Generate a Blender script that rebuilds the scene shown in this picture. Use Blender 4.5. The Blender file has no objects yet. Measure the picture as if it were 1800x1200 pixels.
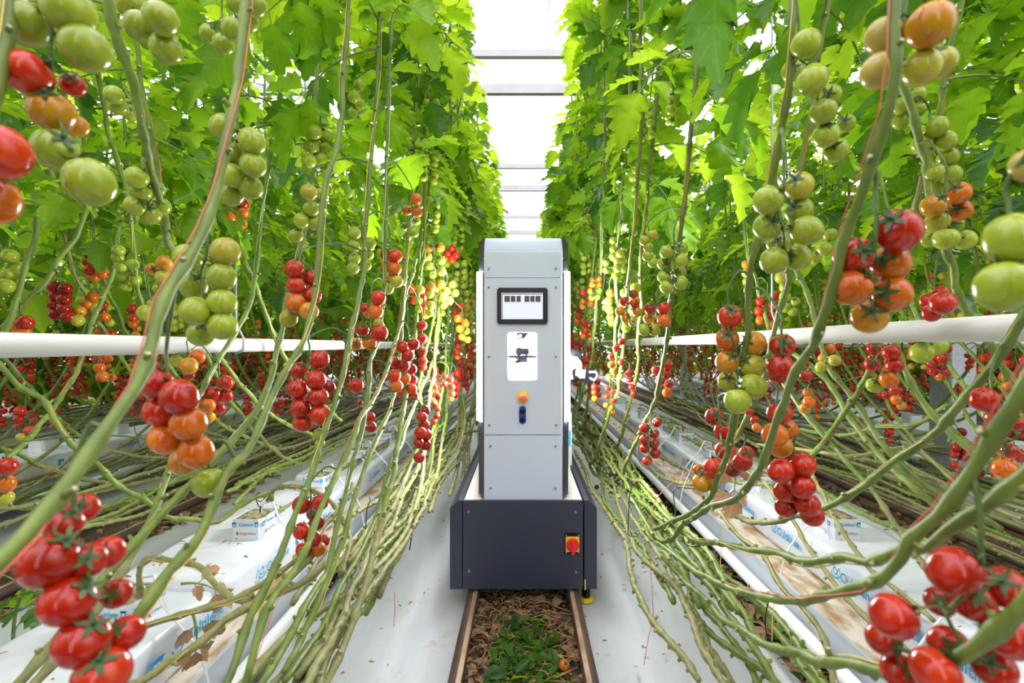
import bpy, bmesh, math, random
import numpy as np
from mathutils import Vector, Matrix, noise, Euler
PI = math.pi
V = Vector
R = random.Random(7)

# ------------------------------------------------------------------ camera, sky, exposure
sc = bpy.context.scene
C = sc.collection
F, CX, CY, CZ = 850.0, 920.0, 606.0, 1.1
cd = bpy.data.cameras.new('camera'); cam = bpy.data.objects.new('camera', cd); C.objects.link(cam)
cam.location = (0, 0, CZ); cam.rotation_euler = (PI / 2, 0, 0)
cd.sensor_width = 36; cd.lens = F / 1800 * 36
cd.shift_x = (900 - CX) / 1800; cd.shift_y = (CY - 600) / 1800
cd.clip_start = 0.05; cd.clip_end = 200
cd.dof.use_dof = True; cd.dof.focus_distance = 1.9; cd.dof.aperture_fstop = 4.2
sc.camera = cam
w = bpy.data.worlds.new('overcast_sky'); sc.world = w; w.use_nodes = True
bg = w.node_tree.nodes['Background']
bg.inputs[0].default_value = (1.0, 0.93, 1.06, 1); bg.inputs[1].default_value = 1.0
sc.view_settings.view_transform = 'Standard'; sc.view_settings.look = 'None'
sc.view_settings.gamma = 1; sc.view_settings.use_curve_mapping = False
sc.view_settings.exposure = 1.85
sc.cycles.max_bounces = 8; sc.cycles.diffuse_bounces = 5; sc.cycles.transmission_bounces = 5
sc.cycles.transparent_max_bounces = 8; sc.cycles.sample_clamp_indirect = 6

def P(x, y, d): return V(((x - CX) / F * d, d, CZ + (CY - y) / F * d))

# ------------------------------------------------------------------ materials
def nodes(name):
    m = bpy.data.materials.new(name); m.use_nodes = True
    return m, m.node_tree.nodes, m.node_tree.links, m.node_tree.nodes['Principled BSDF']
def mat(name, col, rough=.5, metal=0, var=0, nscale=30, bump=0, col2=None, stretch=None, spec=.5, emit=0, coat=0, thr=(.35, .65), objrand=0):
    m, n, l, b = nodes(name)
    b.inputs['Base Color'].default_value = (*col, 1); b.inputs['Roughness'].default_value = rough
    b.inputs['Metallic'].default_value = metal; b.inputs['Specular IOR Level'].default_value = spec
    b.inputs['Coat Weight'].default_value = coat; b.inputs['Coat Roughness'].default_value = .08
    if emit:
        b.inputs['Emission Color'].default_value = (*col, 1); b.inputs['Emission Strength'].default_value = emit
    if var or bump or col2:
        tc = n.new('ShaderNodeTexCoord'); mp = n.new('ShaderNodeMapping'); l.new(tc.outputs['Object'], mp.inputs[0])
        if stretch: mp.inputs['Scale'].default_value = stretch
        nz = n.new('ShaderNodeTexNoise'); nz.inputs['Scale'].default_value = nscale; nz.inputs['Detail'].default_value = 5
        l.new(mp.outputs[0], nz.inputs['Vector'])
        rp = n.new('ShaderNodeValToRGB'); l.new(nz.outputs['Fac'], rp.inputs[0])
        c2 = col2 or tuple(c * (1 - var) for c in col)
        rp.color_ramp.elements[0].position = thr[0]; rp.color_ramp.elements[1].position = thr[1]
        rp.color_ramp.elements[0].color = (*c2, 1); rp.color_ramp.elements[1].color = (*col, 1)
        out = rp.outputs[0]
        if objrand:
            oi = n.new('ShaderNodeObjectInfo'); hs = n.new('ShaderNodeHueSaturation')
            mr = n.new('ShaderNodeMapRange'); mr.inputs['To Min'].default_value = 1 - objrand; mr.inputs['To Max'].default_value = 1 + objrand
            l.new(oi.outputs['Random'], mr.inputs[0]); l.new(mr.outputs[0], hs.inputs['Value']); l.new(out, hs.inputs['Color']); out = hs.outputs[0]
        l.new(out, b.inputs['Base Color'])
        if bump:
            bp = n.new('ShaderNodeBump'); bp.inputs['Strength'].default_value = bump; bp.inputs['Distance'].default_value = .01
            l.new(nz.outputs['Fac'], bp.inputs['Height']); l.new(bp.outputs[0], b.inputs['Normal'])
    return m
def leaf_mat(name, col, tcol, mix=.45, rough=.42, dry=False):
    m, n, l, b = nodes(name)
    b.inputs['Roughness'].default_value = rough; b.inputs['Specular IOR Level'].default_value = .35
    uv = n.new('ShaderNodeUVMap'); sp = n.new('ShaderNodeSeparateXYZ'); l.new(uv.outputs[0], sp.inputs[0])
    ab = n.new('ShaderNodeMath'); ab.operation = 'ABSOLUTE'; l.new(sp.outputs[0], ab.inputs[0])
    def mth(op, a, v):
        q = n.new('ShaderNodeMath'); q.operation = op; l.new(a, q.inputs[0])
        if hasattr(v, 'links'): l.new(v, q.inputs[1])
        else: q.inputs[1].default_value = v
        return q.outputs[0]
    k = mth('MULTIPLY', ab.outputs[0], .22)
    s = mth('SUBTRACT', sp.outputs[1], k)
    fr = mth('FRACT', mth('MULTIPLY', s, 6.0), 0)
    v1 = mth('LESS_THAN', mth('ABSOLUTE', mth('SUBTRACT', fr, .5), 0), .07)
    v2 = mth('LESS_THAN', ab.outputs[0], .05)
    vein = mth('MAXIMUM', v1, v2)
    tc = n.new('ShaderNodeTexCoord'); nz = n.new('ShaderNodeTexNoise'); nz.inputs['Scale'].default_value = 14; l.new(tc.outputs['Object'], nz.inputs[0])
    oi = n.new('ShaderNodeObjectInfo'); hs = n.new('ShaderNodeHueSaturation')
    mr = n.new('ShaderNodeMapRange'); mr.inputs['To Min'].default_value = .75; mr.inputs['To Max'].default_value = 1.25
    l.new(oi.outputs['Random'], mr.inputs[0]); l.new(mr.outputs[0], hs.inputs['Value'])
    mx = n.new('ShaderNodeMix'); mx.data_type = 'RGBA'
    mx.inputs[6].default_value = (*col, 1); mx.inputs[7].default_value = (*[min(1, c * 1.7 + .02) for c in col], 1)
    l.new(mth('MULTIPLY', vein, .6), mx.inputs[0]); l.new(mx.outputs[2], hs.inputs['Color'])
    l.new(hs.outputs[0], b.inputs['Base Color'])
    bp = n.new('ShaderNodeBump'); bp.inputs['Strength'].default_value = .35; bp.inputs['Distance'].default_value = .01
    l.new(mth('ADD', mth('MULTIPLY', vein, -.5), nz.outputs['Fac']), bp.inputs['Height']); l.new(bp.outputs[0], b.inputs['Normal'])
    tr = n.new('ShaderNodeBsdfTranslucent'); tr.inputs[0].default_value = (*tcol, 1)
    ms = n.new('ShaderNodeMixShader'); ms.inputs[0].default_value = mix
    l.new(b.outputs[0], ms.inputs[1]); l.new(tr.outputs[0], ms.inputs[2])
    l.new(ms.outputs[0], n['Material Output'].inputs[0])
    return m
M = {}
M['leaf'] = leaf_mat('leaf_green', (.07, .175, .01), (.36, .64, .012), .55)
M['leaf2'] = leaf_mat('leaf_light', (.13, .27, .015), (.60, .86, .03), .62)
M['leaf3'] = leaf_mat('leaf_dark', (.04, .115, .022), (.16, .38, .015), .48, .35)
M['dry'] = leaf_mat('leaf_dry', (.36, .21, .11), (.36, .2, .09), .25, .8)
M['yellowleaf'] = leaf_mat('leaf_yellow', (.75, .6, .03), (.8, .65, .03), .3)
M['stem'] = mat('stem_green', (.20, .27, .045), .5, var=.3, nscale=40, bump=.3, col2=(.115, .175, .028), stretch=(1, 1, .25), objrand=.15)
M['stemold'] = mat('stem_olive', (.30, .29, .11), .6, nscale=45, bump=.3, col2=(.19, .19, .07), objrand=.2)
M['stemdark'] = mat('truss_stem_green', (.12, .20, .05), .5, var=.4, nscale=60)
M['scar'] = mat('leaf_scar_cream', (.66, .58, .38), .7, var=.4, nscale=80)
M['calyx'] = mat('calyx_green', (.06, .13, .035), .5, var=.3, nscale=60)
TC = {'R': ((.50, .020, .005), (.35, .009, .003)), 'r': ((.36, .008, .005), (.25, .004, .005)), 'E': ((.60, .045, .006), (.50, .018, .005)),
      'O': ((.64, .17, .005), (.56, .085, .004)), 'A': ((.58, .28, .010), (.50, .18, .008)), 'Y': ((.46, .41, .04), (.37, .35, .03)),
      'G': ((.36, .43, .032), (.26, .35, .024)), 'P': ((.44, .33, .07), (.37, .31, .06))}
for k, (a, b_) in TC.items():
    M['t' + k] = mat('tomato_skin_' + {'R': 'red', 'r': 'dark_red', 'E': 'red_orange', 'O': 'orange', 'A': 'amber', 'Y': 'yellow_green', 'G': 'green', 'P': 'peach'}[k],
                     a, .15, nscale=1.6, col2=b_, spec=.38, coat=.3, objrand=.12)
M['film'] = mat('white_film', (.575, .60, .635), .38, nscale=9, col2=(.50, .52, .555), bump=.3, stretch=(1, .25, 1))
fm = M['film'].node_tree; fb = fm.nodes['Principled BSDF']; src = fb.inputs['Base Color'].links[0].from_socket
dn = fm.nodes.new('ShaderNodeTexNoise'); dn.inputs['Scale'].default_value = 5.5; dn.inputs['Detail'].default_value = 9; dn.inputs['Roughness'].default_value = .72
dt = fm.nodes.new('ShaderNodeTexCoord'); fm.links.new(dt.outputs['Object'], dn.inputs['Vector'])
dr = fm.nodes.new('ShaderNodeMapRange'); dr.inputs['From Min'].default_value = .57; dr.inputs['From Max'].default_value = .72; dr.inputs['To Max'].default_value = .85; fm.links.new(dn.outputs['Fac'], dr.inputs[0])
dx = fm.nodes.new('ShaderNodeMix'); dx.data_type = 'RGBA'; dx.inputs[7].default_value = (.42, .34, .24, 1)
fm.links.new(dr.outputs[0], dx.inputs[0]); fm.links.new(src, dx.inputs[6]); fm.links.new(dx.outputs[2], fb.inputs['Base Color'])
M['slabfilm'] = mat('slab_wrap_white', (.68, .71, .76), .3, nscale=7, col2=(.60, .635, .69), bump=.6)
M['slabgrey'] = mat('slab_end_grey', (.34, .36, .40), .35, nscale=25, col2=(.24, .25, .29), bump=.5)
M['gutter'] = mat('gutter_steel', (.55, .59, .63), .4, metal=.35, nscale=12, col2=(.47, .51, .55), stretch=(1, .2, 1))
M['gutterfloor'] = mat('gutter_floor_stained', (.66, .60, .50), .7, nscale=14, col2=(.36, .21, .09), bump=.3, stretch=(1.5, .5, 1), thr=(.36, .58))
M['pipe'] = mat('pipe_white', (.82, .82, .80), .3, nscale=4, col2=(.74, .73, .69), coat=.3)
M['tube'] = mat('tube_white', (.80, .81, .82), .35)
M['rail'] = mat('rail_rust', (.13, .075, .055), .6, metal=.3, nscale=25, col2=(.07, .038, .03), bump=.4, stretch=(1, .3, 1))
M['raillit'] = mat('rail_lit_edge', (.55, .42, .28), .5, metal=.2, nscale=30, col2=(.33, .22, .13), stretch=(1, .3, 1))  # paler tone that paints in the lit side of the pipe
M['soil'] = mat('soil_brown', (.17, .10, .06), .9, nscale=60, col2=(.06, .035, .022), bump=1)
M['steel'] = mat('galvanised_steel', (.50, .54, .58), .45, metal=.5, nscale=30, col2=(.42, .46, .50))
M['wire'] = mat('dark_wire', (.10, .11, .12), .5, metal=.6)
M['truss'] = mat('truss_white', (.42, .425, .43), .5, nscale=5, col2=(.38, .38, .365))
M['blue'] = mat('print_blue', (.01, .30, .62), .5)
M['pred'] = mat('print_salmon', (.75, .25, .20), .5)
M['pgrn'] = mat('print_green', (.03, .32, .12), .5)
M['pgry'] = mat('print_slate', (.25, .38, .42), .5)
M['medium'] = mat('rockwool_mossy', (.36, .30, .16), .95, nscale=40, col2=(.08, .10, .03), bump=1, thr=(.4, .55))
M['twy'] = mat('twine_yellow', (.85, .62, .12), .6)
M['twr'] = mat('twine_red', (.80, .18, .14), .6)
M['tww'] = mat('twine_white', (.8, .8, .76), .6)
M['navy'] = mat('robot_charcoal', (.034, .039, .068), .42, nscale=300, col2=(.029, .033, .060))
M['rwhite'] = mat('robot_light_grey', (.56, .635, .785), .36, nscale=2, col2=(.54, .615, .765))
M['deck'] = mat('robot_deck_white', (.80, .80, .78), .35)
M['black'] = mat('black_plastic', (.005, .005, .007), .2, spec=.25)
M['screen'] = mat('screen_glow', (.55, .60, .74), .2, emit=.16)
M['thumb'] = mat('thumb_dark', (.05, .07, .06), .3, nscale=160, col2=(.10, .03, .02), emit=0)
M['led'] = mat('led_white', (.95, .97, 1.0), .3, emit=22.0)
M['yel'] = mat('switch_yellow', (.85, .58, .01), .4)
M['red'] = mat('switch_red', (.80, .012, .02), .3)
M['coral'] = mat('button_coral', (.85, .14, .14), .3)
M['bluebtn'] = mat('pill_blue', (.015, .05, .35), .3)
M['screw'] = mat('screw_steel', (.30, .31, .34), .35, metal=.8)
M['armw'] = mat('arm_white', (.80, .82, .84), .3)
M['cyan'] = mat('tape_cyan', (.05, .50, .68), .4)
gm, n_, l_, b_ = nodes('roof_glass')
tp = n_.new('ShaderNodeBsdfTransparent'); tp.inputs[0].default_value = (.97, .98, .98, 1); gl = n_.new('ShaderNodeBsdfGlossy'); gl.inputs['Roughness'].default_value = .05
mx_ = n_.new('ShaderNodeMixShader'); mx_.inputs[0].default_value = .05; l_.new(tp.outputs[0], mx_.inputs[1]); l_.new(gl.outputs[0], mx_.inputs[2]); l_.new(mx_.outputs[0], n_['Material Output'].inputs[0])
M['glass'] = gm

# ------------------------------------------------------------------ mesh helpers
class MB:
    def __init__(s): s.v = []; s.f = []; s.m = []; s.uv = {}
    def quadstrip(s, rings, mi, closed=True, caps=True):
        b = len(s.v); k = len(rings[0])
        for r in rings: s.v.extend(r)
        for i in range(len(rings) - 1):
            for j in range(k if closed else k - 1):
                a = b + i * k + j; c = b + i * k + (j + 1) % k
                s.f.append((a, c, c + k, a + k)); s.m.append(mi)
        if caps and closed:
            s.f.append(tuple(b + j for j in reversed(range(k)))); s.m.append(mi)
            e = b + (len(rings) - 1) * k
            s.f.append(tuple(e + j for j in range(k))); s.m.append(mi)
    def tube(s, pts, rad, mi=0, k=6, caps=True):
        n = len(pts); pts = [V(p) for p in pts]
        if not hasattr(rad, '__len__'): rad = [rad] * n
        t0 = (pts[1] - pts[0]).normalized()
        up = V((0, 0, 1)) if abs(t0.z) < .9 else V((1, 0, 0))
        nrm = t0.cross(up).normalized(); rings = []
        for i in range(n):
            t = (pts[min(i + 1, n - 1)] - pts[max(i - 1, 0)])
            t = t.normalized() if t.length > 1e-9 else t0
            nrm = (nrm - t * nrm.dot(t)).normalized(); bi = t.cross(nrm)
            rings.append([pts[i] + (nrm * math.cos(2 * PI * j / k) + bi * math.sin(2 * PI * j / k)) * rad[i] for j in range(k)])
        s.quadstrip(rings, mi, True, caps)
    def box(s, lo, hi, mi=0):
        x0, y0, z0 = lo; x1, y1, z1 = hi; b = len(s.v)
        s.v += [V(p) for p in ((x0, y0, z0), (x1, y0, z0), (x1, y1, z0), (x0, y1, z0), (x0, y0, z1), (x1, y0, z1), (x1, y1, z1), (x0, y1, z1))]
        for f in ((0, 3, 2, 1), (4, 5, 6, 7), (0, 1, 5, 4), (1, 2, 6, 5), (2, 3, 7, 6), (3, 0, 4, 7)):
            s.f.append(tuple(b + i for i in f)); s.m.append(mi)
    def prism(s, prof, axis, a, b_, mi=0):      # prof: 2-D loop, extruded along axis from a to b
        def q(p, t): return V((t, p[0], p[1])) if axis == 'x' else V((p[0], t, p[1])) if axis == 'y' else V((p[0], p[1], t))
        s.quadstrip([[q(p, a) for p in prof], [q(p, b_) for p in prof]], mi)
    def lathe(s, prof, mi=0, k=16, o=(0, 0, 0), axis='z', start=0):
        o = V(o); rings = []
        for r, h in prof:
            ring = []
            for j in range(k):
                c, d = math.cos(2 * PI * j / k) * r, math.sin(2 * PI * j / k) * r
                ring.append(o + (V((c, d, h)) if axis == 'z' else V((c, -h, d)) if axis == 'y' else V((h, c, d))))
            rings.append(ring)
        s.quadstrip(rings, mi)
    def add(s, other, mtx, mo=0):
        b = len(s.v); s.v += [mtx @ p for p in other.v]
        s.f += [tuple(i + b for i in f) for f in other.f]; s.m += [i + mo for i in other.m]
    def mesh(s, name, mats, smooth=True):
        me = bpy.data.meshes.new(name)
        me.from_pydata([tuple(p) for p in s.v], [], s.f)
        for m in mats: me.materials.append(M[m] if isinstance(m, str) else m)
        me.polygons.foreach_set('material_index', s.m)
        if smooth is True: me.polygons.foreach_set('use_smooth', [True] * len(s.f))
        if s.uv:
            ul = me.uv_layers.new(name='UVMap'); vi = np.empty(len(me.loops), int); me.loops.foreach_get('vertex_index', vi)
            a = np.zeros((len(s.v), 2)); 
            for i, u in s.uv.items(): a[i] = u
            ul.data.foreach_set('uv', a[vi].ravel())
        me.update(); return me
    def build(s, name, mats, parent=None, smooth=True, loc=(0, 0, 0)):
        return link(name, s.mesh(name, mats if isinstance(mats, (list, tuple)) else [mats], smooth), parent, loc)
def link(name, me, parent=None, loc=(0, 0, 0), rot=None, scale=None):
    o = bpy.data.objects.new(name, me); C.objects.link(o)
    if parent is not None: o.parent = parent
    o.location = loc
    if rot is not None: o.rotation_euler = rot
    if scale is not None: o.scale = (scale,) * 3 if not hasattr(scale, '__len__') else scale
    return o
def tag(o, label=None, cat=None, group=None, kind=None):
    for k, v in (('label', label), ('category', cat), ('group', group), ('kind', kind)):
        if v: o[k] = v
    return o
def thing(name, label, cat, loc=(0, 0, 0), group=None):
    o = bpy.data.objects.new(name, None); C.objects.link(o); o.location = loc; o.empty_display_size = .05
    return tag(o, label, cat, group)
def crom(pts, step=.03):
    pts = [V(p) for p in pts]; q = [pts[0] * 2 - pts[1]] + pts + [pts[-1] * 2 - pts[-2]]; out = []
    for i in range(1, len(q) - 2):
        a, b, c, d = q[i - 1:i + 3]; n = max(1, int((c - b).length / step))
        for j in range(n):
            t = j / n
            out.append(.5 * ((2 * b) + (c - a) * t + (2 * a - 5 * b + 4 * c - d) * t * t + (3 * b - a - 3 * c + d) * t ** 3))
    out.append(pts[-1]); return out
def bevel_obj(o, wd=.003, seg=2):
    md = o.modifiers.new('bevel', 'BEVEL'); md.width = wd; md.segments = seg; md.limit_method = 'ANGLE'
    return o
def rrect(x0, x1, z0, z1, r, n=5):
    out = []
    for cx, cz, a in ((x1 - r, z1 - r, 0), (x0 + r, z1 - r, 90), (x0 + r, z0 + r, 180), (x1 - r, z0 + r, 270)):
        for i in range(n + 1):
            t = math.radians(a + 90 * i / n); out.append((cx + r * math.cos(t), cz + r * math.sin(t)))
    return out
_tx = {}
def text_mesh(t, size, m):
    k = (t, size, m)
    if k not in _tx:
        cu = bpy.data.curves.new('print', 'FONT'); cu.body = t; cu.size = size; cu.resolution_u = 2; cu.offset = size * .02
        o = bpy.data.objects.new('print', cu); C.objects.link(o)
        me = bpy.data.meshes.new_from_object(o.evaluated_get(bpy.context.evaluated_depsgraph_get()))
        bpy.data.objects.remove(o); me.materials.clear(); me.materials.append(M[m]); _tx[k] = me
    return _tx[k]

# ------------------------------------------------------------------ setting: soil, sheets, roof
def grid_mesh(name, xs, ys, zf, m):
    b = MB(); b.quadstrip([[V((x, y, zf(x, y))) for x in xs] for y in ys], 0, closed=False)
    return b.build(name, m)
fl = grid_mesh('floor', np.linspace(-30, 30, 90), np.linspace(-25, 40, 90), lambda x, y: -.012 + .006 * noise.noise((x * 3, y * 3, 0)), 'soil')
tag(fl, kind='structure', label='bare brown soil floor of the greenhouse')
def sheet(x0, x1, fold, label, y0=-1.5, y1=16, z=0.0):
    xs = np.linspace(x0, x1, max(8, int(abs(x1 - x0) / .02))); ys = np.linspace(y0, y1, 130)
    def zf(x, y):
        t = (x - x0) / (x1 - x0)
        h = .004 + .012 * max(0, noise.noise((x * 9, y * .5, 3))) + .005 * noise.noise((x * 25, y * 2, 1))
        if fold: h += .05 * math.exp(-((t - .88) / .07) ** 2) * (1 + .3 * noise.noise((0, y * 2, 7)))
        return max(h, .002) + z
    o = grid_mesh('ground_sheet', xs, ys, zf, 'film'); tag(o, label, 'ground sheet'); return o
sheet(-.225, -.88, 1, 'white plastic ground sheet between left rail of the robot and left gutter')
sheet(.225, .90, 1, 'white plastic ground sheet between right rail of the robot and right gutter')
sheet(-1.02, -2.12, 0, 'white plastic ground sheet under the left gutter reaching the next aisle')
sheet(1.06, 2.28, 0, 'white plastic ground sheet under the right gutter reaching the next aisle')
sheet(-2.72, -4.6, 0, 'white plastic ground sheet under the second gutter on the left')
sheet(2.92, 4.9, 0, 'white plastic ground sheet under the second gutter on the right')
# roof: glass panes on white lattice trusses
roof = thing('ceiling', 'greenhouse glass roof above the tomato rows', 'roof'); roof['kind'] = 'structure'
del roof['category']
for i in range(5):
    for j in range(6):
        y0 = -2 + i * 4; xa = -9 + j * 3
        za, zb = (5.0, 5.9) if j % 2 == 0 else (5.9, 5.0)
        b = MB(); b.quadstrip([[V((xa + .01, y0 + .01, za)), V((xa + .01, y0 + 3.99, za))], [V((xa + 2.99, y0 + .01, zb)), V((xa + 2.99, y0 + 3.99, zb))]], 0, closed=False)
        b.build('pane', 'glass', roof)
for i, y in enumerate((2.3, 6.26, 10.2, 14.2)):
    t = thing('roof_truss', ['white lattice roof truss overhead, nearest to the camera', 'white lattice roof truss crossing the sky gap, largest in view', 'white lattice roof truss, second one crossing the sky gap', 'white lattice roof truss low in the sky gap just above robot'][i], 'truss', (0, y, 4.4), 'roof trusses')
    for nm, z, hh in (('bottom_chord', 0, .06), ('top_chord', .46, .045)):
        b = MB(); b.box((-7, -.04, z - hh), (7, .04, z + hh)); b.build(nm, 'truss', t, False)
    for k in range(-8, 9):
        if k in (0,): continue
        xa = k * .8; b = MB(); b.tube([(xa, 0, .05), (xa + .4 * (1 if k > 0 else -1), 0, .42)], .015, k=6); b.build('web_bar', 'truss', t)
b = MB(); b.tube([(.30, y, 5.08 + .02 * math.sin(y)) for y in np.linspace(-1, 16, 30)], .006)
tag(b.build('ridge_cable', 'steel'), 'thin cable running along the aisle under the roof', 'cable')

# ------------------------------------------------------------------ rails, gutters, slabs, pipes
def rail(x, inner, label, y0=-1.5, y1=16):
    t = thing('pipe_rail', label, 'rail', (x, 0, 0), None)
    b = MB(); b.lathe([(.024, 0), (.024, y1 - y0)], k=12, axis='z'); 
    bb = MB(); bb.add(b, Matrix.Translation((0, y0, .05)) @ Matrix.Rotation(-PI / 2, 4, 'X')); bb.build('rail_tube', 'rail', t)
    bb = MB(); bb.box((inner * .012 - .007, y0, .05), (inner * .012 + .009, y1, .0745)); bb.build('lit_strip', 'raillit', t, False)  # lit inner side of the pipe, painted as a lighter strip
    for k in range(9):
        y = .55 + k * 1.6
        s = MB(); s.box((-.018, y - .03, -.01), (.018, y + .03, .036)); s.build('rail_support', 'steel', t, False)
rail(-.212, 1, 'rusty heating pipe rail under the left side of the robot')
rail(.212, -1, 'rusty heating pipe rail under the right side of the robot')
rail(-2.2, -1, 'rusty pipe rail of the next aisle beyond the left slabs')
rail(-2.62, 1, 'farther rusty pipe rail of the next aisle on the left')
rail(2.4, 1, 'rusty pipe rail of the next aisle beyond the right slabs')
rail(2.82, -1, 'farther rusty pipe rail of the next aisle on the right')
GUT = [(-1, .86, 1.42, 'left'), (1, .97, 1.58, 'right'), (-1, 3.1, 3.72, 'second left'), (1, 3.42, 4.05, 'second right'), (-1, 5.2, 5.8, 'third left'), (1, 5.7, 6.3, 'third right')]
for sg, a, c, nm in GUT:
    t = thing('hanging_gutter', f'grey steel growing gutter carrying the {nm} row of white slabs', 'gutter', (0, 0, 0), None)
    def prof(pts): return [(sg * x, z) for x, z in pts]
    b = MB(); b.prism(prof([(a, .10), (a + .012, .10), (a + .012, .19), (c, .19), (c, .10), (c + .012, .10), (c + .012, .215), (c, .215), (c, .20), (a + .012, .20), (a + .012, .215), (a, .215)]), 'y', -1.2, 15)
    b.build('trough', 'gutter', t, False)
    b = MB(); b.box((sg * (a + .013) if sg > 0 else -(a + .2), -1.2, .2005), (a + .2 if sg > 0 else -(a + .013), 15, .204)); b.build('trough_floor', 'gutterfloor', t, False)
    for k in range(8):
        y = .2 + k * 2
        b = MB()
        for xx in (a + .08, c - .08):
            b.box((sg * xx - .02, y - .02, -.01), (sg * xx + .02, y + .02, .19))
        s = b.build('gutter_stand', 'steel', t, False)
    b = MB(); b.tube([(sg * (a - .035), y, .135) for y in np.linspace(-1.2, 15, 40)], .024, k=12)
    tag(b.build('drain_tube', 'tube'), f'white drain tube along the front of the {nm} gutter', 'tube')
# slabs
def logo_parts(size):
    ic = MB(); r = size * .42
    def ring(ro, ri, a0, a1, cx, cy, n=14):
        prev = []
        for i in range(n + 1):
            t = math.radians(a0 + (a1 - a0) * i / n)
            prev.append([V((cx + ro * math.cos(t), cy + ro * math.sin(t), 0)), V((cx + ri * math.cos(t), cy + ri * math.sin(t), 0))])
        ic.quadstrip(prev, 0, closed=False)
    ring(r * .62, r * .40, 0, 360, 0, r * .35)
    ic.f.append((len(ic.v), len(ic.v) + 1, len(ic.v) + 2)); ic.m.append(0)
    ic.v += [V((-r * .25, r * .9, 0)), V((r * .25, r * .9, 0)), V((0, r * 1.4, 0))]
    ring(r * 1.25, r * .98, 200, 340, 0, r * .3)
    return ic
ic = logo_parts(.05); LOGO_ICON = ic.mesh('printed_icon', ['blue'], False)
sq = MB(); sq.box((-.016, -.02, 0), (.016, .02, .0004)); sq.box((-.02, .012, 0), (.02, .02, .0004)); sq.box((-.006, -.012, .0004), (.006, .008, .0006), 1)
LOGO_SQ = sq.mesh('printed_square', ['blue', 'slabfilm'], False)
def face_rot(sg):   # printed matter on a side that looks towards the aisle
    return Matrix(((0, 0, 1), (1, 0, 0), (0, 1, 0))).to_euler() if sg < 0 else Matrix(((0, 0, -1), (-1, 0, 0), (0, 1, 0))).to_euler()
def slab_mesh(seed, L=1.18, W=.38, H=.145):
    r = .022; prof = []
    for cx, cz, a in ((W / 2 - r, H - r, 0), (-W / 2 + r, H - r, 90), (-W / 2 + r, r, 180), (W / 2 - r, r, 270)):
        for i in range(4): t = math.radians(a + 30 * i); prof.append((cx + r * math.cos(t), cz + r * math.sin(t)))
    full = []
    for i, p in enumerate(prof):
        q = prof[(i + 1) % len(prof)]; full.append(p)
        n = int(math.hypot(q[0] - p[0], q[1] - p[1]) / .045)
        for k in range(1, n + 1): full.append((p[0] + (q[0] - p[0]) * k / (n + 1), p[1] + (q[1] - p[1]) * k / (n + 1)))
    b = MB(); rings = []
    for i in range(29):
        t = i / 28; y = (t - .5) * L; e = min(t, 1 - t) * L
        sh = 1 - .10 * max(0, 1 - e / .05) ** 2
        rg = []
        for x, z in full:
            nn = noise.noise((x * 7 + seed * 9, y * 6, z * 9)) * .009 + noise.noise((x * 22 + seed * 5, y * 18, z * 22)) * .0035
            nx, nz = x / (W / 2), (z - H / 2) / (H / 2)
            rg.append(V((x * sh + nx * nn * .6, y, max(0, (z - H / 2) * sh + H / 2 + (nz * nn if z > .02 else 0)))))
        rings.append(rg)
    b.quadstrip(rings, 0); return b.mesh('wrap', ['slabfilm'])
SLABS = [slab_mesh(i) for i in range(4)]
ORD = 'first second third fourth fifth sixth seventh eighth ninth tenth eleventh twelfth thirteenth fourteenth fifteenth sixteenth seventeenth eighteenth nineteenth twentieth'.split()
ORD += ['twenty-' + q for q in ORD[:9]] + ['thirtieth'] + ['thirty-' + q for q in ORD[:9]]
def slab(sg, x, y, idx, nm, i, far):
    t = thing('growing_slab', f'{ORD[i]} white wrapped growing slab from the camera in the {nm} gutter' if i < 9 else f'white wrapped growing slab far down the {nm} gutter', 'slab', (sg * x, y, .205), f'growing slabs in the {nm} gutter')
    link('wrap', SLABS[idx % 4], t)
    for k, yy in enumerate((-.40, .02, .40)):
        if far and k == 1: continue
        e = face_rot(sg); X = -sg * .2015 * 1.0; s = 1 if sg < 0 else -1
        link('printed_icon', LOGO_ICON, t, (X, yy - s * .0, .085), e)
        link('printed_name', text_mesh('Cultilene', .046, 'blue'), t, (X, yy + s * .028, .072), e)
        link('printed_square', LOGO_SQ, t, (X, yy + s * .30 if k < 2 else yy - s * .07, .08), e)
def cube_print(sg, kind):
    pass
blk = MB(); WX, WY, WZ = .058, .064, .082
def oct_(wx, wy, c=.012): return [(wx, -wy + c), (wx, wy - c), (wx - c, wy), (-wx + c, wy), (-wx, wy - c), (-wx, -wy + c), (-wx + c, -wy), (wx - c, -wy)]
blk.quadstrip([[V((x, y, z)) for x, y in oct_(WX + g, WY + g)] for z, g in ((0, .002), (.04, .001), (WZ, 0), (WZ, -.002), (WZ - .008, -.002))], 0, caps=False)
WRAP = blk.mesh('paper_wrap', ['slabfilm'], False)
blk = MB(); blk.quadstrip([[V((x, y, z + .004 * noise.noise((x * 40, y * 40, z)))) for x, y in oct_(WX * g, WY * g)] for z, g in ((.0, .95), (WZ - .006, .96), (WZ - .002, .6), (WZ, .2))], 0)
MEDIUM = blk.mesh('rooting_medium', ['medium'])
dm = MB(); dm.f = [(0, 1, 2, 3)]; dm.m = [0]; dm.v = [V((0, -.008, 0)), V((.005, 0, 0)), V((0, .009, 0)), V((-.005, 0, 0))]
DIAM = dm.mesh('printed_diamond', ['pgrn'], False)
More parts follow.
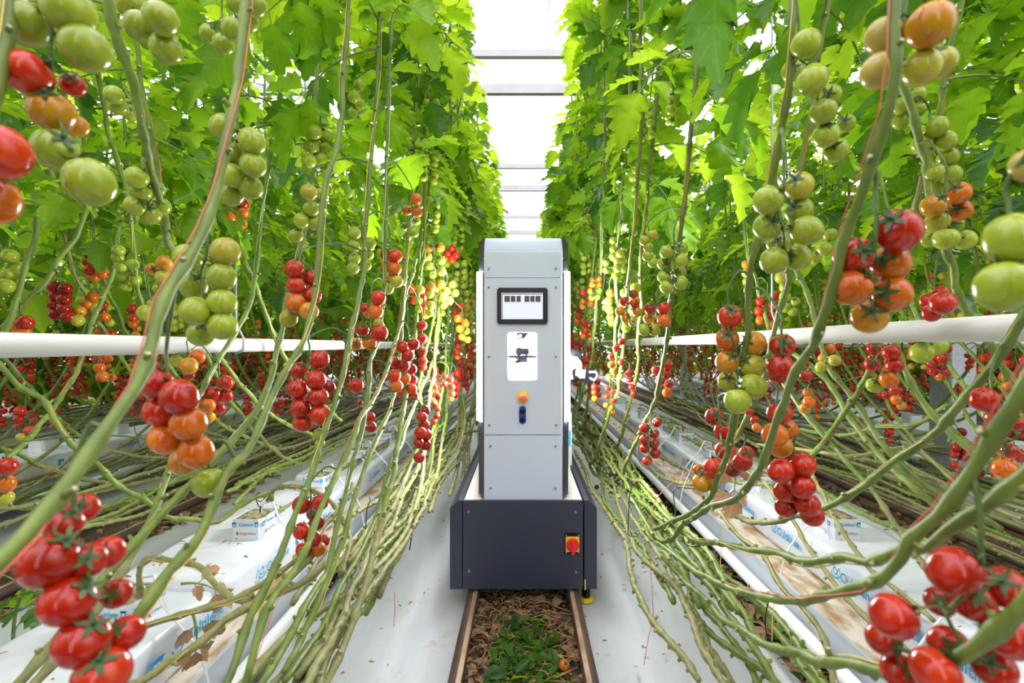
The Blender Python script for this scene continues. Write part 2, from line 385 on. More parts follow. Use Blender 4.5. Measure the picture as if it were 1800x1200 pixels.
def block(sg, x, y, label, group, full):
    t = thing('rockwool_block', label, 'rockwool block', (sg * x, y, .345), group)
    link('paper_wrap', WRAP, t); link('rooting_medium', MEDIUM, t)
    if full:
        faces = [(face_rot(sg), lambda u, z: (-sg * (WX + .0035), (u if sg < 0 else -u), z), WY), (Euler((PI / 2, 0, 0)), lambda u, z: (u, -(WY + .0035), z), WX)]
        for e, pos, wd in faces:
            link('printed_name', text_mesh('Cultilene', .015, 'blue'), t, pos(-wd * .45, .057), e, )
            link('printed_square', LOGO_SQ, t, pos(wd * .72, .062), e, .42)
            link('printed_square', LOGO_SQ, t, pos(-wd * .78, .062), e, .42)
            link('printed_diamond', DIAM, t, pos(-wd * .55, .028), e)
            link('printed_word', text_mesh('Bright', .014, 'pred'), t, pos(-wd * .40, .023), e)
            link('printed_word', text_mesh('Plant', .014, 'pgry'), t, pos(wd * .20, .023), e)
    return t
CUBES = []
for gi, (sg, a, c, nm) in enumerate(GUT):
    xc = {0: 1.13, 1: 1.31, 2: 3.42, 3: 3.75, 4: 5.5, 5: 6.0}[gi]
    for i in range(12):
        y = .90 + (i - 1) * 1.22 if gi < 2 else .6 + i * 1.22
        if gi >= 2 and i > 8: break
        slab(sg, xc, y, i + gi, nm, i, gi >= 2 or i > 5)
        for k, dy in enumerate((-.19, .41)):
            j = i * 2 + k
            xx = xc - (.06 if gi < 2 else 0); yy = y + dy
            if gi > 3: continue
            lab = f'{ORD[j - 2]} paper wrapped rockwool block on the {nm} slabs, counted from the camera' if 2 <= j < 22 else f'paper wrapped rockwool block on the {nm} slabs farther back'
            if yy < .25: continue
            block(sg, xx, yy, lab, f'rockwool blocks on the {nm} slabs', gi < 2 and i < 5)
            CUBES.append((gi, sg, xx, yy))
b = MB(); b.box((-.2, -.05, 0), (.2, .05, .14)); 
for sg, x, y, lb in ((1, 1.31, 2.735, 'grey taped slab end on the right gutter, between two white slabs'),):
    b = MB(); b.quadstrip([[V((u, yy, z)) for u, z in rrect(-.196, .196, .003, .152, .025, 3)] for yy in (-.06, 0, .06)], 0)
    tag(b.build('slab_end_cover', 'slabgrey', None, True, (sg * x, y, .205)), lb, 'cover')
# drip tubes
for gi, sg, xx, yy in CUBES:
    if gi > 1 or yy > 5.5: continue
    b = MB(); x0 = sg * (xx - .01)
    pts = crom([(x0, yy + .02, .40), (x0 - sg * .01, yy + .02, .46), (x0 - sg * .06, yy + .0, .475), (x0 - sg * .10, yy - .03, .42), (x0 - sg * .2, yy - .04, .31), (x0 - sg * .235, yy - .04, .2), (x0 - sg * .25, yy - .03, .02)], .03)
    b.tube(pts, .0035, k=5); b.tube([pts[0] + V((0, 0, -.03)), pts[0] + V((0, 0, .05))], .004, 1, 5)
    near = yy < 2.6
    tag(b.build('drip_tube', ['tube', 'black']), (f'white drip tube arching out of the rockwool block {"left" if sg < 0 else "right"} of the robot, {ORD[int((yy - .6) / .6)]} along' if near else f'thin white drip tube from a distant block on the {"left" if sg < 0 else "right"} slabs'), 'drip tube', 'drip tubes')
# growing pipes
def gpipe(x, z0, z1, label, y0=-.6, y1=15):
    t = thing('growing_pipe', label, 'pipe', (x, 0, 0))
    b = MB(); b.tube([(0, y0, z0), (0, y1, z1)], .0255, k=20); b.build('pipe_tube', 'pipe', t)
    for y in np.arange(1.75, y1, 2.6):
        b = MB(); z = z0 + (z1 - z0) * (y - y0) / (y1 - y0)
        b.tube([(0, y, z - .03), (.028, y, z - .02), (.03, y, z + .02), (.012, y, z + .055), (0, y, z + .09), (0, y, 4.4)], .004, k=5); b.build('pipe_hanger', 'steel', t)
gpipe(-1.04, 1.10, 1.095, 'thick white growing pipe running through the left row at chest height')
gpipe(.90, 1.136, 1.09, 'thick white growing pipe running through the right row at chest height')
gpipe(-3.3, 1.10, 1.10, 'white growing pipe in the second row on the left')
gpipe(3.75, 1.10, 1.10, 'white growing pipe in the second row on the right')
def column(x, y, wd, label):
    t = thing('greenhouse_column', label, 'column', (x, y, 0))
    b = MB(); h = wd / 2
    b.prism([(-h, -h), (h, -h), (h, h), (-h, h)], 'z', -.01, 5.0); bevel_obj(b.build('post', 'steel', t, False), .012, 2)
    b = MB(); b.box((-h - .04, -h - .04, -.01), (h + .04, h + .04, .02)); b.build('base_plate', 'steel', t, False)
column(3.30, 3.72, .20, 'thick grey steel column behind the right white pipe')
column(3.42, 10.2, .18, 'distant grey steel column in the right rows')
column(-3.9, 6.2, .18, 'grey steel column far back in the left rows')

# ------------------------------------------------------------------ robot
D = 2.02; S = D / F
def X(px): return (px - 920) * S
def Z(py): return CZ + (CY - py) * S
rob = thing('harvest_robot', 'tall grey harvesting robot with touchscreen on a charcoal trolley', 'robot', (0, D, .075))
RO = V((0, D, .075))
def rb(b, name, m, smooth=False, parent=None, bev=0):
    o = b.build(name, m, parent or rob, smooth, -RO if parent is None else (0, 0, 0))
    if bev: bevel_obj(o, bev)
    return o
bD = 2.0; bs = bD / F
def bX(px): return (px - 922.5) * bs
def bZ(py): return CZ + (CY - py) * bs
b = MB(); b.box((bX(816), bD, bZ(1036)), (bX(1027.5), bD + .012, bZ(879))); fp = rb(b, 'front_cover', 'navy', bev=.003)
for sg in (-1, 1):
    xo, xi = sg * bs * 129.5, sg * bs * 107
    b = MB(); pr = [(xi, bZ(1036)), (xo, bZ(1036)), (xo, bZ(893)), (xi + sg * .018, bZ(878)), (xi, bZ(878))]
    b.prism(pr, 'y', bD, bD + 1.35); rb(b, 'side_fairing', 'navy', bev=.004)
b = MB(); b.box((bX(817), bD + .013, bZ(890)), (bX(1027), bD + 1.33, bZ(882))); rb(b, 'deck_plate', 'deck')
b = MB(); b.box((bX(820), bD + .05, bZ(1030)), (bX(1024), bD + 1.3, bZ(892))); rb(b, 'chassis', 'black')
b = MB(); b.box((bX(815), bD + 1.33, bZ(1036)), (bX(1028), bD + 1.35, bZ(850))); rb(b, 'rear_cover', 'navy')
def screw(x, y, z, r=.006):
    b = MB(); b.lathe([(r, 0), (r, .003), (r * .55, .0045), (r * .5, .003), (0.0005, .003)], 0, 10, (x, y, z), 'y'); rb(b, 'screw', 'screw', True)
for px, py in ((826, 899), (1014, 900), (827, 1003), (1015, 1005)): screw(bX(px), bD - .0005, bZ(py))
# main switch
b = MB(); b.box((bX(995), bD - .004, bZ(972)), (bX(1022), bD, bZ(936))); ms = rb(b, 'main_switch', 'black')
def sub(b, name, m, parent, smooth=False):
    return b.build(name, m, parent, smooth)
b = MB(); b.box((bX(996.5), bD - .010, bZ(968)), (bX(1020.5), bD - .004, bZ(942))); sub(b, 'yellow_plate', 'yel', ms)
b = MB(); b.lathe([(.026, 0), (.026, .012), (.022, .02), (0.001, .02)], 0, 24, (bX(1008.5), bD - .010, bZ(955)), 'y')
b.prism([(bX(1008.5) - .006, bZ(967)), (bX(1008.5) + .006, bZ(967)), (bX(1008.5) + .006, bZ(944)), (bX(1008.5) - .006, bZ(944))], 'y', bD - .042, bD - .028); sub(b, 'rotary_knob', 'red', ms)
for px, py in ((997.5, 939), (1019.5, 939), (997.5, 970), (1019.5, 970)):
    b = MB(); b.lathe([(.0035, 0), (.0035, .003), (.0005, .004)], 0, 8, (bX(px), bD - .004, bZ(py)), 'y'); sub(b, 'switch_screw', 'screw', ms, True)
# wheels and foot
for sx in (-.212, .212):
    for yy in (bD + .25, bD + 1.1):
        b = MB(); b.lathe([(.05, -.02), (.06, -.02), (.06, -.012), (.045, -.008), (.045, .02), (.02, .022)], 0, 20, (sx, yy, .122), 'x'); rb(b, 'wheel', 'black', True)
b = MB(); b.lathe([(.018, .03), (.018, .07)], 0, 12, (bX(1036), bD + .06, .0), 'z'); b.lathe([(.028, .012), (.03, .026), (.02, .03)], 1, 16, (bX(1036), bD + .06, 0), 'z')
b.box((bX(1030), bD - .004, bZ(1036)), (bX(1032), bD + .02, bZ(1018)), 1); rb(b, 'stop_foot', ['black', 'yel'], False)
# tower
xl, xr = X(851), X(988)
def plate(z0, z1, y0, y1, hole=None):
    bm = bmesh.new(); outer = [(xl, z0), (xr, z0), (xr, z1), (xl, z1)]
    es = []
    for lp in [outer] + ([hole] if hole else []):
        vs = [bm.verts.new((x, y0, z)) for x, z in lp]
        es += [bm.edges.new((vs[i], vs[(i + 1) % len(vs)])) for i in range(len(vs))]
    r = bmesh.ops.triangle_fill(bm, use_beauty=True, use_dissolve=False, edges=es)
    fs = [g for g in bm.faces]
    ex = bmesh.ops.extrude_face_region(bm, geom=fs)
    for g in ex['geom']:
        if isinstance(g, bmesh.types.BMVert): g.co.y = y1
    bmesh.ops.recalc_face_normals(bm, faces=bm.faces)
    me = bpy.data.meshes.new('front_panel'); bm.to_mesh(me); bm.free(); me.materials.append(M['rwhite']); return me
win = rrect(X(892.5), X(944), Z(668), Z(584), .012, 4)
link('front_panel', plate(Z(878.5), Z(765), D, D + .02), rob, -RO)
link('front_panel', plate(Z(763.6), Z(488.6), D, D + .02, win), rob, -RO)
prof_o = [(D, Z(487.4)), (D, Z(448))] + [(D + .10 - .10 * math.cos(t), Z(448) + (Z(410.5) - Z(448)) * math.sin(t)) for t in np.linspace(.12, PI / 2, 9)] + [(D + .55, Z(410.5))]
prof_i = [(y + (.012 if i < len(prof_o) - 1 else 0), z - (.012 if i > 1 else 0)) for i, (y, z) in enumerate(prof_o)]
b = MB(); b.prism(prof_o + prof_i[::-1], 'x', xl, xr); o = rb(b, 'top_hood', 'rwhite')
b = MB(); b.lathe([(.01, 0), (.01, .016), (.006, .02), (.0005, .021)], 0, 12, (0, D + .2, Z(410.5)), 'z'); rb(b, 'lifting_bolt', 'steel', True)
yb = D + .56
b = MB(); b.box((xl + .002, D + .0205, Z(495)), (xr - .002, D + .024, Z(480))); b.box((xl + .002, D + .0205, Z(772)), (xr - .002, D + .024, Z(757))); rb(b, 'seam_light_stop', 'navy')  # dark strips added behind the panel gaps so the bay glow cannot leak
b = MB(); b.box((xl + .003, D + .24, Z(876)), (xr - .003, yb, Z(418))); rb(b, 'tower_body', 'armw')
for sg in (-1, 1):      # chamfered dark corner fascia with light strips
    x0 = sg * S * 68.8; x1 = sg * S * 80.5
    segs = [(879, 766, 0), (764, 742, .004), (478, 455, .004), (453, 414, 0)]
    for py1, py0, ins in segs:
        b = MB(); rr = [[V((x0, D + .001, Z(py1))), V((x0, D + .001, Z(py0)))], [V((x1, D + .045, Z(py1 - (6 if py1 > 870 else 0)))), V((x1, D + .045, Z(py0 + (10 if py0 < 420 else 0))))], [V((x1, yb, Z(py1))), V((x1, yb, Z(py0 + (10 if py0 < 420 else 0))))], [V((x0, yb, Z(py1))), V((x0, yb, Z(py0)))]]
        bot = [r[0] for r in rr]; top = [r[1] for r in rr]; b.quadstrip([bot, top], 0); rb(b, 'corner_fascia', 'navy', bev=.002)
    b = MB(); b.prism([(x0, D + .001), (x0 + sg * .008, D + .006), (x0 + sg * .008, D + .05), (x0, D + .05)], 'z', Z(742), Z(478)); rb(b, 'light_bracket', 'navy')
    b = MB(); xa, xb = sg * S * 72.5, sg * S * 83.5
    b.prism([(xa, D + .012), (xb, D + .030), (xb, D + .20), (xa, D + .20)], 'z', Z(740.5), Z(476)); rb(b, 'light_strip', 'led')
    b = MB(); b.box((min(x0, x1), D + .205, Z(742)), (max(x0, x1), yb, Z(478))); rb(b, 'side_panel', 'armw')
for px, py in ((859, 472), (977, 472), (859, 505), (977, 505), (859.5, 627), (977, 627), (860, 747), (977.5, 747), (862, 784), (976, 784), (862.5, 858), (976, 858)):
    screw(X(px), D - .0005, Z(py), .0052)
# tablet
b = MB(); b.prism(rrect(X(874), X(962.5), Z(569.5), Z(506), .012, 5), 'y', D - .012, D); tab = rb(b, 'touchscreen', 'black', bev=.002)
y_ = D - .0125
b = MB(); b.box((X(881.5), y_, Z(561)), (X(954), D - .012, Z(515))); sub(b, 'display', 'screen', tab)
b = MB(); b.box((X(882), y_ - .0005, Z(518)), (X(953.5), y_, Z(515.5))); b.box((X(882), y_ - .0005, Z(560)), (X(884), y_, Z(518))); sub(b, 'menu_bar', 'pgry', tab)
for x0, x1 in ((887, 896.5), (898, 906), (908, 915.5), (922, 930.5), (932, 939.5), (941, 950)):
    b = MB(); b.box((X(x0), y_ - .0008, Z(531)), (X(x1), y_, Z(520.5))); sub(b, 'thumbnail', 'thumb', tab)
# window bay with picking camera
bay = MB(); y0, y1 = D + .02, D + .22; wx0, wx1, wz0, wz1 = X(889), X(948), Z(672), Z(580)
bay.box((wx0, y1, wz0), (wx1, y1 + .004, wz1)); bay.box((wx0 - .004, y0, wz0), (wx0, y1, wz1)); bay.box((wx1, y0, wz0), (wx1 + .004, y1, wz1)); bay.box((wx0, y0, wz0 - .004), (wx1, y1, wz0)); bay.box((wx0, y0, wz1 + .006), (wx1, y1, wz1 + .012))
bayo = rb(bay, 'window_bay', 'armw')
b = MB(); b.box((wx0, y0 + .03, wz1 - .001), (wx1, y1, wz1 + .004)); b.box((wx0 + .001, y0 + .003, wz0 + .001), (wx0 + .004, y1 - .01, wz1 - .01)); b.box((wx1 - .004, y0 + .003, wz0 + .001), (wx1 - .001, y1 - .01, wz1 - .01)); sub(b, 'added_bay_glow', 'led', bayo)  # hidden glowing boxes added to whiten the window bay, not a robot lamp
dv = MB(); dv.box((X(890), D + .05, Z(629.5)), (X(947), D + .07, Z(625)))
dv.box((X(907), D + .08, Z(624)), (X(930), D + .12, Z(612))); dv.box((X(905), D + .08, Z(638)), (X(927), D + .12, Z(629)))
dv.lathe([(.018, 0), (.018, .02), (.012, .022)], 0, 14, (X(912), D + .08, Z(618)), 'y'); sub(dv, 'picking_camera', 'black', bayo)
cb = MB(); cb.tube(crom([P(895, 627, D + .09), P(912, 621, D + .07), P(928, 615, D + .07), P(934, 619, D + .07), P(925, 624, D + .07), P(903, 632, D + .07), P(903, 638, D + .07), P(915, 636, D + .08)], .01), .003, k=6); sub(cb, 'camera_cable', 'black', bayo)
dv = MB(); dv.prism([(X(907), Z(583)), (X(931), Z(583)), (X(921), Z(595)), (X(910), Z(595))], 'y', D + .05, D + .1); sub(dv, 'upper_camera', 'black', bayo)
dv = MB(); dv.lathe([(.008, 0), (.008, .006), (.001, .006)], 0, 14, (X(914), D + .05, Z(590)), 'y'); dv.lathe([(.006, 0), (.006, .006)], 0, 12, (X(907), D + .08, Z(632)), 'y'); sub(dv, 'camera_lens', 'coral', bayo)
# buttons
b = MB(); b.lathe([(.0255, 0), (.0255, .003), (.023, .005), (.001, .005)], 0, 28, (X(919), D, Z(698)), 'y'); es = rb(b, 'emergency_stop', 'yel', True)
b = MB(); b.lathe([(.01, .004), (.01, .012), (.0155, .014), (.016, .022), (.012, .027), (.001, .028)], 0, 24, (X(919), D, Z(699)), 'y'); sub(b, 'stop_button', 'coral', es, True)
b = MB(); b.prism(rrect(X(912.3), X(924.5), Z(744.5), Z(713), .0142, 8), 'y', D - .004, D); pl_ = rb(b, 'push_button_plate', 'bluebtn')
for py in (722, 737):
    b = MB(); b.lathe([(.0105, .004), (.0105, .010), (.009, .012), (.001, .012)], 0, 20, (X(918.4), D, Z(py)), 'y'); sub(b, 'push_button', 'black', pl_, True)
# arm on the right
b = MB(); b.box((.0, 0, 0), (.0, 0, 0)); 
am = MB()
am.lathe([(.001, -.062), (.04, -.055), (.062, -.03), (.068, 0), (.062, .03), (.04, .055), (.001, .062)], 0, 20, P(1001, 646, 2.45), 'z')
am.tube(crom([P(985, 625, 2.5), P(1000, 640, 2.45), P(1010, 655, 2.42)], .02), .045, 0, 14)
am.lathe([(.03, -.06), (.046, -.05), (.046, .03), (.03, .04)], 1, 18, P(1007, 628, 2.52), 'y')
arm = rb(am, 'robot_arm', ['armw', 'navy'], True)
g = MB(); g.tube([P(1010, 650, 2.40), P(1014, 668, 2.36)], .016, 1, 10); g.tube([P(1014, 657, 2.38), P(1030, 657, 2.36)], [.024, .02], 0, 14)
g.prism([(P(1029, 0, 2.36).x, P(0, 646, 2.36).z), (P(1044, 0, 2.36).x, P(0, 648, 2.36).z), (P(1047, 0, 2.36).x, P(0, 673, 2.36).z), (P(1026, 0, 2.36).x, P(0, 672, 2.36).z)], 'y', 2.33, 2.40, 1)
sub(g, 'gripper', ['armw', 'black'], arm, False)
g = MB(); g.tube(crom([P(1036, 654, 2.31), P(1048, 654, 2.30), P(1049, 662, 2.30), P(1045, 668, 2.30), P(1037, 664, 2.31)], .01), .006, 0, 6); sub(g, 'gripper_finger', 'screw', arm)
b = MB(); b.box((P(999, 0, 2.6).x, 2.58, .44), (P(1004.5, 0, 2.6).x, 2.64, P(0, 725, 2.6).z)); rb(b, 'arm_mast', 'armw')
b = MB(); b.box((P(999, 0, 2.57).x, 2.572, P(0, 784, 2.57).z), (P(1003, 0, 2.57).x, 2.579, P(0, 757, 2.57).z)); rb(b, 'warning_tape', 'cyan')
# ------------------------------------------------------------------ tomato plants
def leaflet(b, base, dirv, up, L, wd, rnd, seg=8, mi=0):
    side = dirv.cross(up).normalized(); up = side.cross(dirv).normalized(); o = len(b.v)
    droop = rnd.uniform(.1, .5); fold = rnd.uniform(.1, .45); tw = rnd.uniform(-.5, .5)
    for i in range(seg + 1):
        t = i / seg
        wv = wd * (math.sin(PI * t ** .62) ** .75) * (1 + (.20 if i % 2 else -.13) * (1 if seg > 6 else .6)) if 0 < i < seg else wd * .04
        if i == seg: wv = 0.001
        c = base + dirv * (L * t) - up * (droop * L * t * t)
        a = tw * t
        sd = side * math.cos(a) + up * math.sin(a)
        for j, u in enumerate((-1, -.5, 0, .5, 1)):
            p = c + sd * (u * wv) + up * (abs(u) * fold * wv + (.08 * wv * math.sin(i * 2.1 + j * 1.7))) + dirv * (abs(u) * wv * .42 * (1 if i % 2 else .05))
            b.uv[len(b.v)] = (u * max(wv / wd, .05), t); b.v.append(p)
    for i in range(seg):
        for j in range(4):
            k = o + i * 5 + j; b.f.append((k, k + 1, k + 6, k + 5)); b.m.append(mi)
def leaf_mesh(seed, npair=3, L=.40, size=.135, seg=10, mt='leaf'):
    r = random.Random(seed); b = MB(); pts = []
    d0 = r.uniform(-.05, .25); sway = r.uniform(-.1, .1)
    for i in range(9):
        t = i / 8; pts.append(V((L * t * (1 - .12 * t), sway * L * t * t, L * (.28 * t - (d0 + .45) * t * t))))
    b.tube(pts, [.0042 * (1 - .7 * i / 8) for i in range(9)], 1, 5)
    for k in range(len(b.v)): b.uv[k] = (0, 0)
    def at(t):
        f = t * 8; i = min(7, int(f)); q = pts[i].lerp(pts[i + 1], f - i); return q, (pts[i + 1] - pts[i]).normalized()
    for k in range(npair):
        t = .34 + .5 * k / max(1, npair - 1) if npair > 1 else .5
        for sg in (-1, 1):
            q, tn = at(min(.95, t + r.uniform(-.04, .04))); sd = tn.cross(V((0, 0, 1))).normalized()
            dv = (sd * sg * r.uniform(.8, 1.1) + tn * r.uniform(.35, .8) + V((0, 0, r.uniform(-.3, .25)))).normalized()
            s = size * r.uniform(.75, 1.12); st = s * .22
            b2 = len(b.v); b.tube([q, q + dv * st], .0016, 1, 3); 
            for z in range(b2, len(b.v)): b.uv[z] = (0, 0)
            leaflet(b, q + dv * st, dv, V((0, 0, 1)), s, s * r.uniform(.30, .38), r, seg)
        if seg >= 8 and k < npair - 1:
            q, tn = at(t + .1); sd = tn.cross(V((0, 0, 1))).normalized(); sg = r.choice((-1, 1))
            dv = (sd * sg + tn * .3).normalized(); leaflet(b, q, dv, V((0, 0, 1)), size * .38, size * .13, r, 4)
    q, tn = at(1); leaflet(b, q, tn, V((0, 0, 1)) if abs(tn.z) < .95 else V((1, 0, 0)), size * 1.25, size * .46, r, seg)
    return b.mesh('leaf', [mt, 'stem'])
LEAF = [leaf_mesh(i, [3, 4, 3, 2][i % 4], [.40, .46, .36, .32][i % 4], [.135, .13, .145, .15][i % 4], 10, ['leaf', 'leaf2', 'leaf', 'leaf3', 'leaf2', 'leaf'][i % 6]) for i in range(12)]
LEAFLO = [leaf_mesh(50 + i, 3, .40, .17, 5, ['leaf', 'leaf2', 'leaf3', 'leaf'][i % 4]) for i in range(6)]
def tomato_mesh(kind, hi, cal):
    b = MB(); n = 22 if hi else 7; prof = []
    asp = (1.0, .93, 1.1)[kind]
    for i in range(n + 1):
        a = PI * i / n; rr = .5 * math.sin(a); z = .5 * math.cos(a) * asp
        if kind < 2: rr *= 1 + .05 * math.cos(a)
        if a < .6: z -= .07 * (1 - a / .6) ** 1.3
        prof.append((max(rr, .002), z))
    b.lathe(prof[::-1], 0, 26 if hi else 9)
    if cal:
        top = .5 * asp - .06
        for j in range(5):
            a = 2 * PI * j / 5 + kind; ln = .40
            c, s = math.cos(a), math.sin(a); o = len(b.v)
            for t, wv, h in ((0, .05, .015), (.35, .065, .05), (.7, .045, .03), (1, .006, .10 + .05 * (j % 2))):
                for u in (-1, 1): b.v.append(V((c * ln * t - s * wv * u, s * ln * t + c * wv * u, top + h)))
            for i in range(3): k = o + i * 2; b.f.append((k, k + 1, k + 3, k + 2)); b.m.append(1)
        b.tube([(0, 0, top), (0, 0, top + .15)], [.05, .035], 1, 5)
    return b
_tm = {}
def tmesh(col, kind, hi=True, cal=True):
    k = (col, kind, hi, cal)
    if k not in _tm: _tm[k] = tomato_mesh(kind, hi, cal).mesh('tomato', ['t' + col, 'calyx'])
    return _tm[k]
def zrot(v):
    v = v.normalized(); return v.to_track_quat('Z', 'Y')

def stem_geo(path, r0, r1, rnd, node=.085, k=7, hi=True, mi=(0, 1, 2)):
    """Knobbly stem: radius swells at each node, stubs where leaves were cut. mi: green, olive, scar."""
    pts = crom(path, .022 if hi else .06); n = len(pts); b = MB(); L = 0; rad = []; nodes_ = []
    nxt = rnd.uniform(.02, node); zig = 1; out = []
    tot = sum((pts[i + 1] - pts[i]).length for i in range(n - 1)); offs = V((0, 0, 0)); tgt = V((0, 0, 0))
    for i in range(n):
        if i: L += (pts[i] - pts[i - 1]).length
        r = r0 + (r1 - r0) * L / tot; swell = 1.0
        if L >= nxt:
            nodes_.append((i, r)); nxt += node * rnd.uniform(.75, 1.3); swell = 1.38
            tgt = V((rnd.uniform(-1, 1), rnd.uniform(-1, 1), rnd.uniform(-.6, .6))) * r * 1.1
        offs = offs.lerp(tgt, .35) if 0 < i < n - 1 else offs * .3
        rad.append(r * swell * rnd.uniform(.95, 1.06)); out.append(pts[i] + offs)
    b.tube(out, rad, mi[0], k)
    if hi:
        for i, r in nodes_:
            if i < 2 or i > n - 3: continue
            t = (out[i + 1] - out[i - 1]).normalized(); a = rnd.uniform(0, 2 * PI)
            u = t.orthogonal().normalized(); v = t.cross(u); dv = (u * math.cos(a) + v * math.sin(a) + t * .5).normalized()
            e = out[i] + dv * (r * rnd.uniform(1.8, 3.0))
            s = len(b.f); b.tube([out[i], e - dv * r * .2, e], [r * .75, r * .55, r * .5], mi[0], 5); b.m[-1] = mi[2]
    return b, out
def lean_path(sg, lean, rnd, far=False):
    """A stem's way in plant space: along the bundle, then up to the wire. lean +1: rises away from the camera."""
    jx = lambda a: rnd.uniform(-a, a)
    zb = rnd.uniform(.36, .52); x0 = jx(.11); x1 = jx(.10)
    ln = rnd.uniform(1.5, 2.3)
    p = [(x0, -ln, zb - .05), (x0 * .6 + jx(.04), -ln * .66, zb + jx(.04)), (x1, -.75 + jx(.1), zb + .05 + jx(.04)), (x1 * .8 + jx(.02), -.32, .66 + jx(.04)), (jx(.03), 0.0, .95), (jx(.02), .20 + jx(.02), 1.25), (jx(.02), .33 + jx(.02), 1.6),
         (jx(.03), .42, 2.1), (jx(.03), .47, 2.7), (0, .50, 3.35)]
    return [V((x, y * lean, z)) for x, y, z in p]
PLANTS = []      # (root, world stem points)
STEM_VAR = {}
for lean in (1, -1):
    for lod in (0, 1):
        for i in range(7):
            rnd = random.Random(100 * i + lean + 7 * lod)
            path = lean_path(1, lean, rnd)
            b, out = stem_geo(path, .0092, .006, rnd, hi=lod == 0, k=6 if lod == 0 else 5)
            if lod == 0:
                for f in range(len(b.f)):
                    if b.m[f] == 0 and b.v[b.f[f][0]].z < .62: b.m[f] = 1
            else:
                for f in range(len(b.f)):
                    if b.v[b.f[f][0]].z < .62: b.m[f] = 1
            STEM_VAR[lean, lod, i] = (b.mesh('stem', ['stem', 'stemold', 'scar']), out)
def add_leaves(root, pts, z0, z1, n, rnd, lib, bias=None, sc_=1.0):
    base = root.location; zz = [p.z for p in pts]
    for i in range(n):
        z = z0 + (z1 - z0) * (i + rnd.random()) / n
        k = min(range(len(pts)), key=lambda q: abs(zz[q] - z) + (0 if zz[q] > .6 else 9))
        p = pts[k]
        if abs(p.z - z) > .12: continue
        for tries in range(12):
            az = i * 2.4 + rnd.uniform(-.9, .9)
            s = rnd.uniform(.8, 1.15) * sc_ * (1 if z < 2.9 else .85)
            tip = p + V((math.cos(az), math.sin(az), 0)) * .55 * s
            ok = abs(tip.x) > .20 + .14 * rnd.random() and tip.x * p.x > 0 or tip.y < -.2
            if tip.y > 0 and (tip.z - CZ) / max(tip.y, .05) < .85 and tip.length < 1.9 and tip.y < 1.0: ok = False
            if tip.y > 0 and abs(tip.x) < 1.3 and tip.y < .75: ok = False
            if ok: break
        else: continue
        o = bpy.data.objects.new('leaf', rnd.choice(lib)); C.objects.link(o); o.parent = root
        o.location = p - base; o.rotation_euler = (rnd.uniform(-.5, .5), rnd.uniform(-.45, .5), az); o.scale = (s, s, s)
# ---- repeat trusses
SCH = {'red': 'rRRRRRrR', 'ripe': 'RRREEEOO', 'turn': 'REEOOAAY', 'blush': 'OAAYYGGG', 'green': 'GGGGGGGG', 'mixg': 'AYYGGGGG'}
TR_LAY = []
for i in range(5):
    rnd = random.Random(900 + i); lay = []; n = [8, 9, 7, 8, 6][i]
    curve = [V((0, 0, 0)), V((.03, 0, .012)), V((.055, 0, -.01))]
    for k in range(5): curve.append(V((.06 + rnd.uniform(-.006, .006), rnd.uniform(-.006, .006), -.04 - .034 * k)))
    pts = crom(curve, .012); b = MB(); b.tube(pts, [.0032 - .0018 * j / len(pts) for j in range(len(pts))], 0, 5)
    for k in range(n):
        sd = -1 if k % 2 else 1; z = -.035 - .0205 * k - rnd.uniform(0, .006)
        rp = min(pts[3:], key=lambda q: abs(q.z - z - .012)); a = rnd.uniform(-.5, .5)
        dv = V((math.sin(a) * .6 + .25, sd * math.cos(a), 0)).normalized()
        pos = rp + dv * .027 + V((0, 0, -.014)); ax = (rp + V((0, 0, .012)) - pos).normalized()
        dm_ = rnd.uniform(.038, .045) * (1 - .02 * k); b.tube([rp, rp.lerp(pos + ax * dm_ * .5, .6) + V((0, 0, .003)), pos + ax * dm_ * .46], .0016, 0, 4)
        lay.append((pos, ax, dm_))
    TR_LAY.append((b.mesh('fruit_truss', ['stemdark']), b, lay))
TR_FAR = {}
def tr_far(s, i):
    if (s, i) not in TR_FAR:
        _, rb_, lay = TR_LAY[i]; b = MB(); b.add(rb_, Matrix.Identity(4)); cols = sorted(set(SCH[s])); mt = ['stemdark'] + ['t' + c for c in cols]
        base = tomato_mesh(i % 3, False, False)
        for k, (p, ax, d) in enumerate(lay):
            b.add(base, Matrix.Translation(p) @ zrot(ax).to_matrix().to_4x4() @ Matrix.Scale(d, 4), 1 + cols.index(SCH[s][k % 8]))
        TR_FAR[s, i] = b.mesh('fruit_truss', mt)
    return TR_FAR[s, i]
def truss_at(root, pos, az, s, i, near, rnd, size=1.0):
    if not near:
        return link('fruit_truss', tr_far(s, i), root, pos - root.location, (0, 0, az), size)
    me, _, lay = TR_LAY[i]; t = link('fruit_truss', me, root, pos - root.location, (0, 0, az), size)
    for k, (p, ax, d) in enumerate(lay):
        o = bpy.data.objects.new('tomato', tmesh(SCH[s][k % 8], (i + k) % 3, d > 0)); C.objects.link(o); o.parent = t
        o.location = p; o.rotation_mode = 'QUATERNION'; o.rotation_quaternion = zrot(ax); o.scale = (d, d, d)
def twine(root, pts, rnd, m, r=.0009, z0=.55, rr=.0085):
    q = [p for p in pts if p.z > z0]
    if len(q) < 8: return
    b = MB(); out = []
    for i in range(0, len(q) - 1, 2):
        t = (q[i + 1] - q[i]).normalized(); u = t.orthogonal().normalized(); v = t.cross(u); a = i * .16 + 1
        out.append(q[i] + (u * math.cos(a) + v * math.sin(a)) * rr)
    b.tube(out, r, 0, 4); b.build('support_twine', m, root, True, -root.location)

